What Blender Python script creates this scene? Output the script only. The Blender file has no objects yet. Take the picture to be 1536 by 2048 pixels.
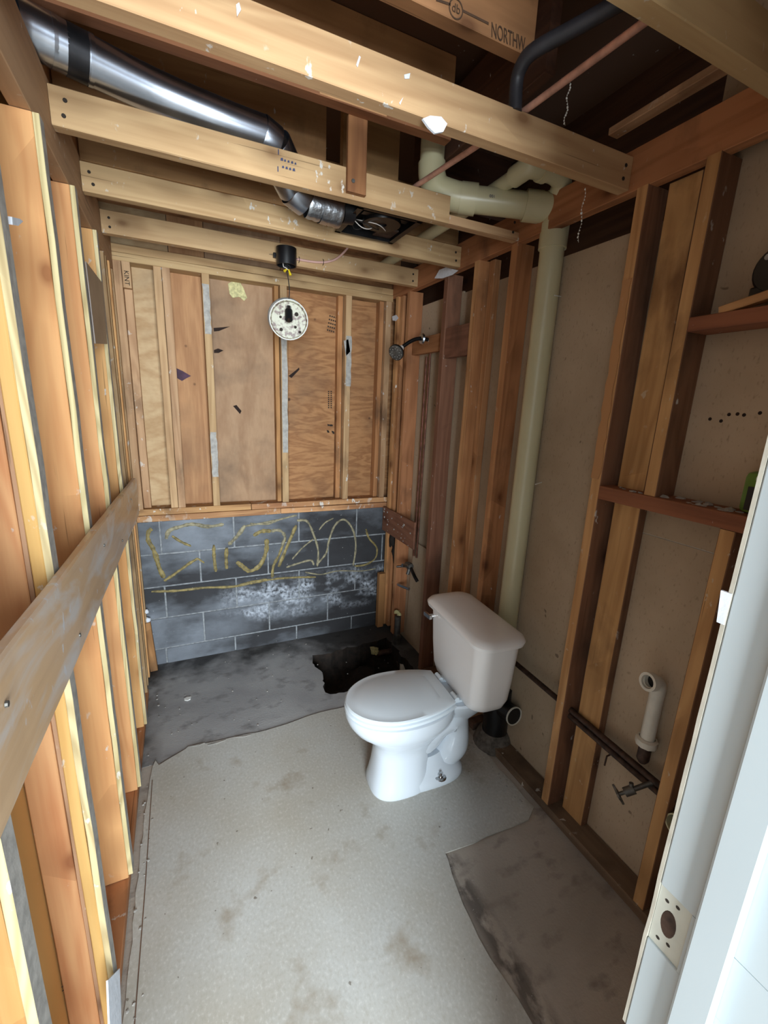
import bpy, bmesh, math, random
from mathutils import Vector, Matrix
random.seed(7)
PI = math.pi
SC = bpy.context.scene
COL = SC.collection

# ------------------------------------------------------------------ camera
FPX, YAW, PITCH, ROLL = 870.818, 0.439886, -0.240925, 0.043308
CAM = Vector((0.2505, -2.7242, 1.6139))
def cam_axes():
    cy, sy, cp, sp = math.cos(YAW), math.sin(YAW), math.cos(PITCH), math.sin(PITCH)
    f = Vector((sy*cp, cy*cp, sp)); r = Vector((cy, -sy, 0)); u = r.cross(f)
    c, s = math.cos(ROLL), math.sin(ROLL)
    return c*r + s*u, -s*r + c*u, f
CR, CU, CF = cam_axes()
cd = bpy.data.cameras.new('camera'); cam = bpy.data.objects.new('camera', cd); COL.objects.link(cam)
cd.sensor_fit = 'HORIZONTAL'; cd.sensor_width = 36.0; cd.lens = 36.0*FPX/1536.0
cd.clip_start = 0.02; cd.clip_end = 60
cam.matrix_world = Matrix(((CR.x, CU.x, -CF.x, CAM.x), (CR.y, CU.y, -CF.y, CAM.y), (CR.z, CU.z, -CF.z, CAM.z), (0, 0, 0, 1)))
SC.camera = cam

# ------------------------------------------------------------------ light
w = bpy.data.worlds.new('world'); SC.world = w; w.use_nodes = True
bg = w.node_tree.nodes['Background']
bg.inputs[0].default_value = (0.80, 0.92, 1.0, 1); bg.inputs[1].default_value = 0.80
ad = bpy.data.lights.new('hall_window_light', 'AREA'); ad.shape = 'RECTANGLE'; ad.size = 2.6; ad.size_y = 2.2
ad.energy = 385; ad.color = (0.86, 0.95, 1.0)
ao = bpy.data.objects.new('hall_window_light', ad); COL.objects.link(ao)
ao.location = (0.12, -6.0, 1.45); ao.rotation_euler = (math.radians(90), 0, math.radians(-3))
SC.view_settings.view_transform = 'Standard'; SC.view_settings.look = 'None'
SC.view_settings.gamma = 1.0; SC.view_settings.use_curve_mapping = False
SC.view_settings.exposure = 0.82

# ------------------------------------------------------------------ pixel -> point on an axis plane (1536x2048 frame)
def px(u, v, ax, val):
    d = CR*((u-768)/FPX) + CU*((1024-v)/FPX) + CF
    i = 'XYZ'.index(ax); t = (val - CAM[i])/d[i]
    return CAM + d*t

# ------------------------------------------------------------------ materials
def lin(c): return tuple((x/255/12.92 if x/255 <= .04045 else ((x/255+.055)/1.055)**2.4) for x in c)
class NT:
    def __init__(s, name):
        s.m = bpy.data.materials.new(name); s.m.use_nodes = True; s.t = s.m.node_tree
        s.b = s.t.nodes['Principled BSDF']
    def n(s, ty, ins=None, **kw):
        x = s.t.nodes.new(ty)
        for k, v in kw.items(): setattr(x, k, v)
        for k, v in (ins or {}).items():
            if isinstance(v, bpy.types.NodeSocket): s.t.links.new(v, x.inputs[k])
            else: x.inputs[k].default_value = v
        return x
    def vm(s, a, b): return s.n('ShaderNodeVectorMath', {0: a, 1: b}, operation='MULTIPLY').outputs[0]
    def ma(s, op, a, b=0.0, clamp=False):
        x = s.n('ShaderNodeMath', {0: a, 1: b}, operation=op); x.use_clamp = clamp; return x.outputs[0]
    def noise(s, vec, scale=1.0, detail=3.0, dist=0.0, rough=.55):
        return s.n('ShaderNodeTexNoise', {'Vector': vec, 'Scale': scale, 'Detail': detail, 'Distortion': dist, 'Roughness': rough}).outputs[0]
    def mr(s, v, a, b, c=0.0, d=1.0):
        return s.n('ShaderNodeMapRange', {0: v, 1: a, 2: b, 3: c, 4: d}).outputs[0]
    def mix(s, f, a, b, blend='MIX'):
        x = s.n('ShaderNodeMix', data_type='RGBA', blend_type=blend)
        for k, v in ((0, f), (6, a), (7, b)):
            if isinstance(v, bpy.types.NodeSocket): s.t.links.new(v, x.inputs[k])
            else: x.inputs[k].default_value = (tuple(v)+(1,)) if k > 0 and len(v) == 3 else v
        return x.outputs[2]
    def pos(s): return s.n('ShaderNodeNewGeometry').outputs['Position']
    def out(s, col=None, rough=.6, metal=0.0, bump=None, bs=.2, bd=.004, spec=None):
        def st(k, v):
            if isinstance(v, bpy.types.NodeSocket): s.t.links.new(v, s.b.inputs[k])
            else: s.b.inputs[k].default_value = (tuple(v)+(1,)) if k == 'Base Color' and len(v) == 3 else v
        if col is not None: st('Base Color', col)
        st('Roughness', rough); st('Metallic', metal)
        if spec is not None: st('Specular IOR Level', spec)
        if bump is not None:
            b = s.n('ShaderNodeBump', {'Height': bump, 'Strength': bs, 'Distance': bd}); s.t.links.new(b.outputs[0], s.b.inputs['Normal'])
        return s.m

def wood(name, c1, c2, ring=.45, knots=.6, mud=0.0, glaze=0.0, mudc=(205, 200, 192), dirt=0.0, dirtc=(60, 48, 40), vary=.12, rings=55, rough=.72):
    s = NT(name); gc = s.n('ShaderNodeAttribute', attribute_name='gc').outputs['Vector']
    c1, c2 = lin(c1), lin(c2)
    base = s.noise(s.vm(gc, (.6, 6.0, 6.0)), 1, 2.5, .5)
    rg = s.ma('ADD', s.ma('MULTIPLY', s.ma('SINE', s.ma('MULTIPLY', base, float(rings))), .5), .5)
    fib = s.noise(s.vm(gc, (3, 70, 70)), 1, 4)
    blo = s.noise(s.vm(gc, (1.4, 4, 4)), 1, 3)
    f = s.ma('ADD', s.ma('MULTIPLY', rg, ring), s.ma('MULTIPLY', s.ma('SUBTRACT', fib, .5), .9))
    f = s.ma('ADD', f, s.ma('MULTIPLY', s.ma('SUBTRACT', blo, .45), 1.3), True)
    col = s.mix(f, c1, c2)
    if knots > 0:
        v = s.n('ShaderNodeTexVoronoi', {'Vector': s.vm(gc, (5.2, 9.0, 9.0)), 'Scale': 1.0})
        k = s.mr(v.outputs['Distance'], .08, .21, 1, 0)
        sel = s.mr(s.n('ShaderNodeSeparateColor', {0: v.outputs['Color']}).outputs[0], 1-knots*.55, 1-knots*.55+.02)
        k = s.ma('MULTIPLY', s.ma('MULTIPLY', s.ma('POWER', k, 1.6), sel), .85, True)
        col = s.mix(k, col, tuple(x*y for x, y in zip(c2, (.42, .30, .24))))
        halo = s.ma('MULTIPLY', s.ma('MULTIPLY', s.mr(v.outputs['Distance'], .15, .55, 1, 0), sel), .5)
        col = s.mix(halo, col, tuple(x*.62 for x in c2))
        ck = s.mr(s.noise(s.vm(gc, (2.2, 95, 95)), 1, 2), .705, .735); col = s.mix(s.ma('MULTIPLY', ck, .55), col, tuple(x*.35 for x in c2))
    p = s.pos()
    if dirt > 0:
        dn = s.mr(s.noise(s.vm(p, (4, 4, 2.2)), 1, 6), .62-dirt*.22, .75-dirt*.1)
        col = s.mix(s.ma('MULTIPLY', dn, .75), col, lin(dirtc))
    if glaze > 0:
        gz = s.mr(s.noise(s.vm(gc, (3.5, 14, 14)), 1, 4, .8), .46, .64); col = s.mix(s.ma('MULTIPLY', gz, glaze), col, lin((214, 210, 208)))
    if mud > 0:
        a = s.mr(s.noise(s.vm(p, (34, 34, 20)), 1, 4), .70-mud*.2, .74-mud*.2)
        b = s.mr(s.noise(p, 3.5, 2), .42, .6)
        col = s.mix(s.ma('MULTIPLY', a, b, True), col, lin(mudc))
    rnd = s.n('ShaderNodeObjectInfo').outputs['Random']
    h = s.n('ShaderNodeHueSaturation', {'Hue': s.mr(rnd, 0, 1, .492, .508), 'Saturation': 1.0, 'Value': s.mr(s.ma('FRACT', s.ma('MULTIPLY', rnd, 7.31)), 0, 1, 1-vary, 1+vary), 'Fac': 1.0, 'Color': col})
    return s.out(h.outputs[0], rough, bump=s.ma('ADD', fib, s.ma('MULTIPLY', rg, .3)), bs=.25, bd=.0015, spec=.3)

def plain(name, c, rough=.5, metal=0.0, var=.12, scale=18, bump=0.0, c2=None, spec=None):
    s = NT(name); p = s.pos(); nz = s.noise(p, scale, 4)
    c = lin(c); d = lin(c2) if c2 else tuple(x*(1-var*2.5) for x in c)
    col = s.mix(s.mr(nz, .35, .7), c, d)
    return s.out(col, rough, metal, bump=nz if bump else None, bs=bump, bd=.004, spec=spec)

M = {}
M['pine_left'] = wood('orange_pine', (216, 166, 110), (192, 134, 82), .42, 1.0, .12, vary=.07)
M['pine_pink'] = wood('pink_pine', (218, 168, 116), (194, 132, 84), .55, .6, .08, vary=.05, rings=90)
M['pine_yellow'] = wood('yellow_pine', (210, 166, 104), (194, 144, 82), .3, .5, .08, vary=.05)
M['ply_edge'] = wood('plywood_edge', (208, 192, 148), (160, 138, 96), .6, .3, .2, vary=.06, rings=150)
M['joist'] = wood('joist_pine', (190, 157, 117), (156, 120, 84), .42, 1.0, .24, vary=.08)
M['joist_old'] = wood('old_joist', (150, 104, 66), (106, 66, 40), .5, .6, .10, vary=.08)
M['upper'] = wood('upper_joist_wood', (190, 146, 100), (150, 106, 68), .3, .5, .06, dirt=.25, vary=.1)
M['upper_red'] = wood('reddish_upper_joist', (166, 118, 82), (132, 90, 62), .3, .5, .06, dirt=.2, vary=.03)
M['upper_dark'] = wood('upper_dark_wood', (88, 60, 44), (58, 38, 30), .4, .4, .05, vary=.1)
M['red'] = wood('red_brown_wood', (150, 98, 68), (106, 64, 44), .4, .4, .12, vary=.1)
M['back'] = wood('back_stud_wood', (188, 154, 116), (146, 108, 74), .4, .9, .35, dirt=.35, vary=.08)
M['right'] = wood('right_stud_wood', (182, 130, 86), (136, 90, 54), .45, 1.0, .14, dirt=.3, vary=.1)
M['right_dark'] = wood('right_dark_stud', (136, 96, 74), (98, 64, 48), .4, .7, .12, dirt=.3, vary=.08)
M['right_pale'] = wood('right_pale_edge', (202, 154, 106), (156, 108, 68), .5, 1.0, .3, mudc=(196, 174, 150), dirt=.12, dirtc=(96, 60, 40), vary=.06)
M['plate'] = wood('bottom_plate_wood', (120, 96, 78), (86, 66, 54), .3, .3, .12, dirt=.4, vary=.05)
M['rim'] = wood('brown_rim_board', (176, 138, 108), (146, 110, 84), .2, .4, .24, vary=.06)
M['sill'] = wood('sill_wood', (190, 146, 100), (128, 84, 54), .4, .5, .55, dirt=.35, vary=.1)
M['slate'] = plain('slate_grey_sheet', (104, 94, 88), .35, .2, .2, 9)
M['mud'] = plain('grey_joint_compound', (176, 172, 166), .85, 0, .14, 40, .3)
M['mudwhite'] = plain('white_drywall_scrap', (226, 232, 242), .85, 0, .05, 60, .3)
M['foam'] = plain('yellow_glue', (214, 206, 150), .7, 0, .2, 60, .6)
M['adh'] = plain('adhesive', (150, 134, 84), .65, 0, .28, 45, .4)
M['adh2'] = plain('pale_adhesive', (158, 150, 122), .7, 0, .28, 45, .4)
M['mortar'] = plain('mortar_grey', (146, 150, 154), .95, 0, .2, 50, .4)
M['porcelain'] = plain('white_porcelain', (214, 223, 232), .12, 0, .01, 3)
M['bone'] = plain('bone_porcelain', (242, 240, 239), .16, 0, .01, 3)
M['seat'] = plain('white_seat_plastic', (222, 232, 240), .22, 0, .01, 3)
M['chrome'] = plain('chrome', (205, 205, 205), .18, 1.0, .1, 10)
M['galv'] = plain('galvanised_steel', (190, 198, 212), .27, 1.0, .12, 7)
M['galv_dull'] = plain('dull_steel', (120, 118, 114), .55, .8, .2, 30)
M['foil'] = plain('foil_tape', (196, 202, 210), .3, 1.0, .1, 40, .6)
M['duct_dark'] = plain('dark_tape', (52, 52, 56), .4, .6, .2, 20)
M['black'] = plain('black_plastic', (22, 22, 25), .38, 0, .2, 20)
M['blackmetal'] = plain('black_enamel', (28, 27, 28), .35, .3, .3, 25)
M['pvc'] = plain('cream_pvc', (206, 200, 166), .32, 0, .10, 3, c2=(194, 187, 150))
M['pvc_white'] = plain('white_pvc', (222, 218, 206), .35, 0, .08, 14)
M['copper'] = plain('weathered_copper', (206, 158, 140), .45, .25, .15, 30)
M['copper_dark'] = plain('dark_copper', (126, 82, 66), .45, .6, .25, 30)
M['iron'] = plain('iron_pipe', (86, 66, 56), .6, .5, .3, 40)
M['abs'] = plain('dark_grey_pipe', (46, 46, 52), .5, 0, .2, 20)
M['yellow'] = plain('wire_nut_yellow', (222, 196, 40), .4)
M['wire_black'] = plain('black_wire', (26, 24, 24), .5)
M['wire_white'] = plain('white_wire', (214, 204, 196), .5)
M['cable'] = plain('pink_cable_sheath', (216, 172, 160), .5, 0, .05)
M['green'] = plain('green_plastic', (100, 134, 56), .35, 0, .1, 20)
M['label'] = plain('black_label', (36, 36, 42), .4)
M['white'] = plain('white_mark', (235, 236, 232), .5, 0, .02)
M['ink'] = plain('stamp_ink', (48, 40, 34), .9, 0, .1)
M['inkfaint'] = plain('faded_stamp_ink', (84, 60, 42), .9, 0, .2)
M['inkblue'] = plain('blue_stamp_ink', (66, 70, 98), .9, 0, .1)
M['purple'] = plain('purple_paper', (86, 58, 78), .8, 0, .2)
M['hole'] = plain('splintered_gap', (40, 22, 14), .9, 0, .2)
M['soil'] = plain('dark_soil', (44, 34, 27), .95, 0, .35, 30, .9, c2=(20, 15, 12))
M['trimwhite'] = plain('white_door_paint', (176, 186, 190), .35, 0, .015, 4)
M['rawdrywall'] = plain('drywall_edge', (186, 180, 166), .9, 0, .08, 30, .3)
M['rawwood'] = plain('bare_jamb_wood', (192, 193, 182), .6, 0, .06, 20)
M['hallfloor'] = plain('hall_floor', (150, 140, 128), .7)
M['hallwall'] = plain('hall_paint', (206, 204, 198), .8)
M['cobweb'] = plain('cobweb_dust', (190, 186, 178), .9)
M['concollar'] = plain('concrete_collar', (112, 104, 96), .95, 0, .25, 40, .6)

def m_backing():
    s = NT('drywall_back_paper'); p = s.pos()
    a = s.noise(s.vm(p, (2, 2, 2)), 1, 4); b = s.noise(s.vm(p, (140, 140, 60)), 1, 2)
    col = s.mix(s.mr(a, .35, .7), lin((188, 168, 144)), lin((162, 142, 118)))
    col = s.mix(s.ma('MULTIPLY', s.mr(b, .6, .75), .4), col, lin((112, 94, 76)))
    sp = s.mr(s.noise(p, 22, 1), .775, .80); col = s.mix(s.ma('MULTIPLY', sp, .6), col, lin((78, 60, 50)))
    return s.out(col, .9, bump=b, bs=.1, bd=.002, spec=.2)
M['backing'] = m_backing()

def m_ply(name, c1, c2, sx, sz, dirt, rings=34):
    s = NT(name); p = s.pos(); off = random.random()*9
    q = s.n('ShaderNodeVectorMath', {0: p, 1: (off, 0, off*.6)}, operation='ADD').outputs[0]
    b = s.noise(s.vm(q, (sx, 3, sz)), 1, 3, .6)
    rg = s.ma('ADD', s.ma('MULTIPLY', s.ma('SINE', s.ma('MULTIPLY', b, float(rings))), .5), .5)
    fib = s.noise(s.vm(q, (sx*14, 20, sz*14)), 1, 3)
    f = s.ma('ADD', s.ma('MULTIPLY', rg, .55), s.ma('MULTIPLY', s.ma('SUBTRACT', fib, .4), .8), True)
    col = s.mix(f, lin(c1), lin(c2))
    d = s.mr(s.noise(q, 2.6, 5), .5, .74); col = s.mix(s.ma('MULTIPLY', d, dirt), col, lin((92, 74, 60)))
    v = s.n('ShaderNodeTexVoronoi', {'Vector': s.vm(q, (7, 7, 7)), 'Scale': 1.0})
    k = s.ma('MULTIPLY', s.mr(v.outputs['Distance'], .05, .09, 1, 0), s.mr(s.n('ShaderNodeSeparateColor', {0: v.outputs['Color']}).outputs[0], .55, .6))
    col = s.mix(s.ma('MULTIPLY', k, .8), col, lin((58, 36, 24)))
    return s.out(col, .7, bump=rg, bs=.1, bd=.002, spec=.3)
M['ply1'] = m_ply('plywood_pale', (196, 168, 130), (166, 130, 90), 2.6, 5.2, .4, 26)
M['ply2'] = m_ply('plywood_vertical', (178, 134, 94), (146, 102, 68), 9, .8, .4, 30)
M['ply3'] = m_ply('plywood_brown', (168, 136, 106), (142, 108, 80), 5, 1.6, .8, 22)
M['ply4'] = m_ply('plywood_wavy', (172, 126, 84), (126, 82, 50), 2.2, 9.0, .5, 40)

def m_block():
    s = NT('painted_concrete_block'); p = s.pos(); sep = s.n('ShaderNodeSeparateXYZ', {0: p}).outputs
    a = s.noise(s.vm(p, (3, 3, 4)), 1, 6); g = s.noise(p, 150, 2)
    rnd = s.n('ShaderNodeObjectInfo').outputs['Random']
    col = s.mix(s.mr(a, .3, .68), lin((138, 145, 155)), lin((92, 96, 102)))
    col = s.mix(s.ma('MULTIPLY', s.mr(rnd, .3, 1), .45), col, lin((62, 62, 66)))
    # soot stain growing towards the drain corner and along the old tub line
    bx = s.mr(sep[0], .35, 1.15); bz = s.mr(s.ma('ABSOLUTE', s.ma('SUBTRACT', sep[2], .47)), .24, .02)
    st = s.ma('MULTIPLY', s.mr(s.ma('ADD', s.noise(s.vm(p, (2.4, 2, 5)), 1, 5), s.ma('MULTIPLY', s.ma('ADD', bx, bz), .22)), 0.50, .72), .85)
    col = s.mix(st, col, lin((36, 34, 35)))
    # efflorescence bloom on the lower courses
    zb = s.ma('MULTIPLY', s.mr(s.ma('ABSOLUTE', s.ma('SUBTRACT', sep[2], .33)), .17, .08), s.mr(sep[0], .38, .6))
    e1 = s.mr(s.noise(s.vm(p, (5, 5, 7)), 1, 2), .43, .60); e2 = s.ma('MULTIPLY', s.mr(s.noise(p, 45, 5), .36, .66), .85)
    col = s.mix(s.ma('MULTIPLY', s.ma('MULTIPLY', e1, zb), e2, True), col, lin((196, 204, 216)))
    sp = s.mr(s.noise(p, 60, 2), .735, .76); col = s.mix(s.ma('MULTIPLY', sp, .7), col, lin((190, 190, 188)))
    return s.out(col, .85, bump=g, bs=.5, bd=.003, spec=.3)
M['block'] = m_block()

def m_concrete(name, c1, c2, c3, stain=0):
    s = NT(name); p = s.pos(); sep = s.n('ShaderNodeSeparateXYZ', {0: p}).outputs
    a = s.noise(s.vm(p, (2.2, 3.2, 1)), 1, 7, .4); g = s.noise(p, 120, 3); b = s.noise(s.vm(p, (9, 14, 1)), 1, 5)
    col = s.mix(s.mr(a, .32, .68), lin(c1), lin(c2)); col = s.mix(s.mr(b, .55, .72), col, lin(c3))
    sp = s.mr(s.noise(p, 45, 2), .73, .75); col = s.mix(s.ma('MULTIPLY', sp, .6), col, lin((170, 168, 164)))
    nz = s.noise(s.vm(p, (5, 5, 1)), 1, 5)
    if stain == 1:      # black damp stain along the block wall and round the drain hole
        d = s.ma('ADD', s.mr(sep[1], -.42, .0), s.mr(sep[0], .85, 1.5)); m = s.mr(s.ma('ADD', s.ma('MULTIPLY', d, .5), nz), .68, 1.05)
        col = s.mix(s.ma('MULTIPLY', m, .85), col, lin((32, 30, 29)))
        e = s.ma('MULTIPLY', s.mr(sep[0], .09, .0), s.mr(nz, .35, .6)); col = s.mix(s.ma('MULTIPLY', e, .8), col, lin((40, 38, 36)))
    if stain == 2:      # dark glue residue left along the cut edge
        d = s.ma('ABSOLUTE', s.ma('SUBTRACT', sep[0], 1.05)); m = s.ma('MULTIPLY', s.mr(d, .055, .015), s.mr(s.noise(s.vm(p, (22, 12, 1)), 1, 5), .40, .55))
        col = s.mix(s.ma('MULTIPLY', m, .7), col, lin((58, 50, 48)))
        w2 = s.ma('MULTIPLY', s.mr(d, .08, .02), s.mr(s.noise(s.vm(p, (40, 90, 1)), 1, 3), .66, .72)); col = s.mix(w2, col, lin((186, 182, 178)))
    return s.out(col, .6, bump=s.ma('ADD', g, b), bs=.25, bd=.004, spec=.4)
M['conc_back'] = m_concrete('stained_slab', (142, 142, 144), (170, 170, 170), (120, 119, 119), 1)
M['conc_front'] = m_concrete('brown_slab', (184, 174, 163), (162, 153, 143), (136, 126, 118), 2)

def m_lino():
    s = NT('linoleum'); p = s.pos()
    a = s.noise(p, 2.0, 4); f = s.noise(s.vm(p, (110, 80, 1)), 1, 5); g = s.noise(s.vm(p, (30, 200, 1)), 1, 2)
    col = s.mix(s.mr(a, .35, .68), lin((190, 190, 186)), lin((178, 173, 162)))
    col = s.mix(s.ma('MULTIPLY', s.mr(f, .5, .68), .32), col, lin((158, 152, 138)))
    col = s.mix(s.ma('MULTIPLY', s.mr(f, .44, .34), .3), col, lin((222, 220, 214)))
    d = s.ma('MULTIPLY', s.mr(s.noise(p, 5.5, 6), .585, .72), .65); col = s.mix(d, col, lin((138, 120, 94)))
    sp = s.mr(s.noise(p, 38, 2), .72, .75); col = s.mix(s.ma('MULTIPLY', sp, .7), col, lin((96, 84, 70)))
    return s.out(col, .42, bump=f, bs=.08, bd=.002, spec=.4)
M['lino'] = m_lino()
def m_pan():
    s = NT('rusty_white_enamel'); p = s.pos()
    a = s.noise(p, 60, 5); b = s.noise(p, 14, 3)
    col = s.mix(s.mr(s.ma('ADD', a, s.ma('MULTIPLY', b, .5)), 0.68, .84), lin((168, 166, 144)), lin((84, 48, 32)))
    return s.out(col, .4)
M['pan'] = m_pan()

# ------------------------------------------------------------------ mesh helpers
WL = {}
def tag(o, label=None, cat=None, group=None, kind=None):
    if label: o['label'] = label
    if cat: o['category'] = cat
    if group: o['group'] = group
    if kind: o['kind'] = kind
    return o
def empty(name, loc, label, cat, group=None, kind=None):
    o = bpy.data.objects.new(name, None); COL.objects.link(o); o.location = loc; o.empty_display_size = .1
    WL[o.name] = Vector(loc); return tag(o, label, cat, group, kind)
def mk(name, verts, faces, mats, parent=None, smooth=False, fm=None, gc=None, sharp=False):
    verts = [Vector(v) for v in verts]
    lo = Vector((min(v[i] for v in verts) for i in range(3))); hi = Vector((max(v[i] for v in verts) for i in range(3)))
    c = (lo+hi)/2; c.z = lo.z
    me = bpy.data.meshes.new(name); me.from_pydata([v-c for v in verts], [], faces)
    if not isinstance(mats, (list, tuple)): mats = [mats]
    for m in mats: me.materials.append(M[m] if isinstance(m, str) else m)
    if fm:
        for p, k in zip(me.polygons, fm): p.material_index = k
    if smooth: me.polygons.foreach_set('use_smooth', [True]*len(me.polygons))
    if smooth and sharp: me.set_sharp_from_angle(angle=math.radians(40))
    if gc is not None:
        a = me.attributes.new('gc', 'FLOAT_VECTOR', 'POINT')
        a.data.foreach_set('vector', [x for v in gc for x in v])
    bm = bmesh.new(); bm.from_mesh(me); bmesh.ops.recalc_face_normals(bm, faces=bm.faces); bm.to_mesh(me); bm.free()
    me.update()
    o = bpy.data.objects.new(name, me); COL.objects.link(o); WL[o.name] = c
    if parent is not None: o.parent = parent; o.location = c - WL[parent.name]
    else: o.location = c
    return o

def beam(name, p0, p1, w, h, mat, parent, up=(0, 0, 1), jit=.0012, ch=.002, facemat=None, seg=.3, taper=1.0):
    """lumber from p0 to p1; w = size along the side axis, h = size along up; facemat {'+s','-s','+u','-u': slot}"""
    p0, p1 = Vector(p0), Vector(p1); ax = (p1-p0); L = ax.length; ax.normalize()
    upv = Vector(up); s = ax.cross(upv).normalized(); u = s.cross(ax).normalized()
    n = max(2, int(L/seg)); off = Vector((random.random()*20, random.random()*20, random.random()*20))
    V, G, F, FM = [], [], [], []
    cs = [(-.5, -.5, 1, 0), (-.5, -.5, 0, 1)]
    a, b = w/2, h/2
    prof = [(-a+ch, -b), (a-ch, -b), (a, -b+ch), (a, b-ch), (a-ch, b), (-a+ch, b), (-a, b-ch), (-a, -b+ch)]
    names = ['-u', None, '+s', None, '+u', None, '-s', None]
    for i in range(n+1):
        t = i/n; js, ju = (random.uniform(-jit, jit), random.uniform(-jit, jit)) if 0 < i < n else (0, 0)
        k = 1+(taper-1)*t
        for (x, y) in prof:
            V.append(p0+ax*(L*t)+s*(x*k+js)+u*(y*k+ju)); G.append(Vector((L*t, x, y))+off)
    for i in range(n):
        for j in range(8):
            k = (j+1) % 8; F.append((i*8+j, i*8+k, (i+1)*8+k, (i+1)*8+j)); FM.append((facemat or {}).get(names[j], 0))
    F.append(tuple(range(7, -1, -1))); FM.append(0); F.append(tuple(n*8+j for j in range(8))); FM.append(0)
    return mk(name, V, F, mat, parent, fm=FM, gc=G)
def board(name, lo, hi, axis, mat, parent, **k):
    lo, hi = Vector(lo), Vector(hi); c = (lo+hi)/2; d = hi-lo
    if axis == 'x': return beam(name, (lo.x, c.y, c.z), (hi.x, c.y, c.z), d.y, d.z, mat, parent, (0, 0, 1), **k)   # side = -y
    if axis == 'y': return beam(name, (c.x, lo.y, c.z), (c.x, hi.y, c.z), d.x, d.z, mat, parent, (0, 0, 1), **k)   # side = +x
    return beam(name, (c.x, c.y, lo.z), (c.x, c.y, hi.z), d.x, d.y, mat, parent, (0, 1, 0), **k)                   # side = -x, up = +y
def boxv(lo, hi):
    x0, y0, z0 = lo; x1, y1, z1 = hi
    V = [(x0, y0, z0), (x1, y0, z0), (x1, y1, z0), (x0, y1, z0), (x0, y0, z1), (x1, y0, z1), (x1, y1, z1), (x0, y1, z1)]
    return V, [(0, 3, 2, 1), (4, 5, 6, 7), (0, 1, 5, 4), (1, 2, 6, 5), (2, 3, 7, 6), (3, 0, 4, 7)]
def join(parts):
    V, F = [], []
    for v, f in parts:
        n = len(V); V += list(v); F += [tuple(i+n for i in q) for q in f]
    return V, F
def box(name, lo, hi, mat, parent=None, bev=0.0, smooth=False):
    V, F = boxv(lo, hi)
    if bev:
        bm = bmesh.new(); vs = [bm.verts.new(v) for v in V]; [bm.faces.new([vs[i] for i in f]) for f in F]
        bmesh.ops.bevel(bm, geom=bm.edges[:], offset=bev, segments=2, affect='EDGES', profile=.5)
        bm.verts.index_update(); V = [v.co.copy() for v in bm.verts]; F = [tuple(v.index for v in f.verts) for f in bm.faces]; bm.free()
    return mk(name, V, F, mat, parent, smooth=smooth, sharp=smooth)
def smoothpath(P, n=6):
    P = [Vector(p) for p in P]
    if len(P) < 3: return P
    out = []
    for i in range(len(P)-1):
        a, b, c, d = P[max(i-1, 0)], P[i], P[i+1], P[min(i+2, len(P)-1)]
        for k in range(n):
            t = k/n; t2, t3 = t*t, t*t*t
            out.append(.5*((2*b)+(c-a)*t+(2*a-5*b+4*c-d)*t2+(3*b-a-3*c+d)*t3))
    out.append(P[-1]); return out
def tubev(path, r, n=14, caps=True, hollow=0.0):
    path = [Vector(p) for p in path]; m = len(path); V, F = [], []
    rr = r if isinstance(r, (list, tuple)) else [r]*m
    t0 = (path[1]-path[0]).normalized(); u = t0.orthogonal().normalized()
    for i in range(m):
        t = (path[min(i+1, m-1)]-path[max(i-1, 0)]).normalized()
        u = (u - t*u.dot(t)).normalized(); v = t.cross(u)
        for j in range(n):
            a = 2*PI*j/n; V.append(path[i]+(u*math.cos(a)+v*math.sin(a))*rr[i])
    for i in range(m-1):
        for j in range(n):
            k = (j+1) % n; F.append((i*n+j, i*n+k, (i+1)*n+k, (i+1)*n+j))
    if caps: F.append(tuple(range(n-1, -1, -1))); F.append(tuple((m-1)*n+j for j in range(n)))
    return V, F
def tube(name, path, r, mat, parent=None, n=14, caps=True):
    V, F = tubev(path, r, n, caps); return mk(name, V, F, mat, parent, smooth=True, sharp=True)
def lathev(prof, origin, axis=(0, 0, 1), n=24, closed=False):
    """prof: (radius, distance along axis)"""
    o = Vector(origin); ax = Vector(axis).normalized(); u = ax.orthogonal().normalized(); v = ax.cross(u); V, F = [], []; m = len(prof)
    for r, d in prof:
        for j in range(n):
            a = 2*PI*j/n; V.append(o+ax*d+(u*math.cos(a)+v*math.sin(a))*max(r, 1e-5))
    for i in range(m-1 if not closed else m):
        for j in range(n):
            k = (j+1) % n; i2 = (i+1) % m; F.append((i*n+j, i*n+k, i2*n+k, i2*n+j))
    return V, F
def lathe(name, prof, origin, axis, mat, parent=None, n=24, closed=False):
    V, F = lathev(prof, origin, axis, n, closed); return mk(name, V, F, mat, parent, smooth=True, sharp=True)
def pipe(name, path, r, wall, mat, parent=None, n=20):
    """open-ended hollow pipe"""
    V1, F1 = tubev(path, r, n, False); V2, F2 = tubev(path, r-wall, n, False); m = len(path); k = len(V1)
    V = V1+V2; F = F1+[tuple(reversed([i+k for i in f])) for f in F2]
    for e in (0, (m-1)*n):
        for j in range(n):
            q = (j+1) % n; F.append((e+j, e+q, k+e+q, k+e+j))
    return mk(name, V, F, mat, parent, smooth=True, sharp=True)
def slabv(poly, nrm, th):
    """flat polygon (list of points) extruded along nrm by th"""
    P = [Vector(p) for p in poly]; d = Vector(nrm).normalized()*th; n = len(P)
    return P+[p+d for p in P], [tuple(range(n-1, -1, -1)), tuple(range(n, 2*n))]+[(i, (i+1) % n, n+(i+1) % n, n+i) for i in range(n)]
def slab(name, poly, nrm, th, mat, parent=None):
    V, F = slabv(poly, nrm, th); return mk(name, V, F, mat, parent)
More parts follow.
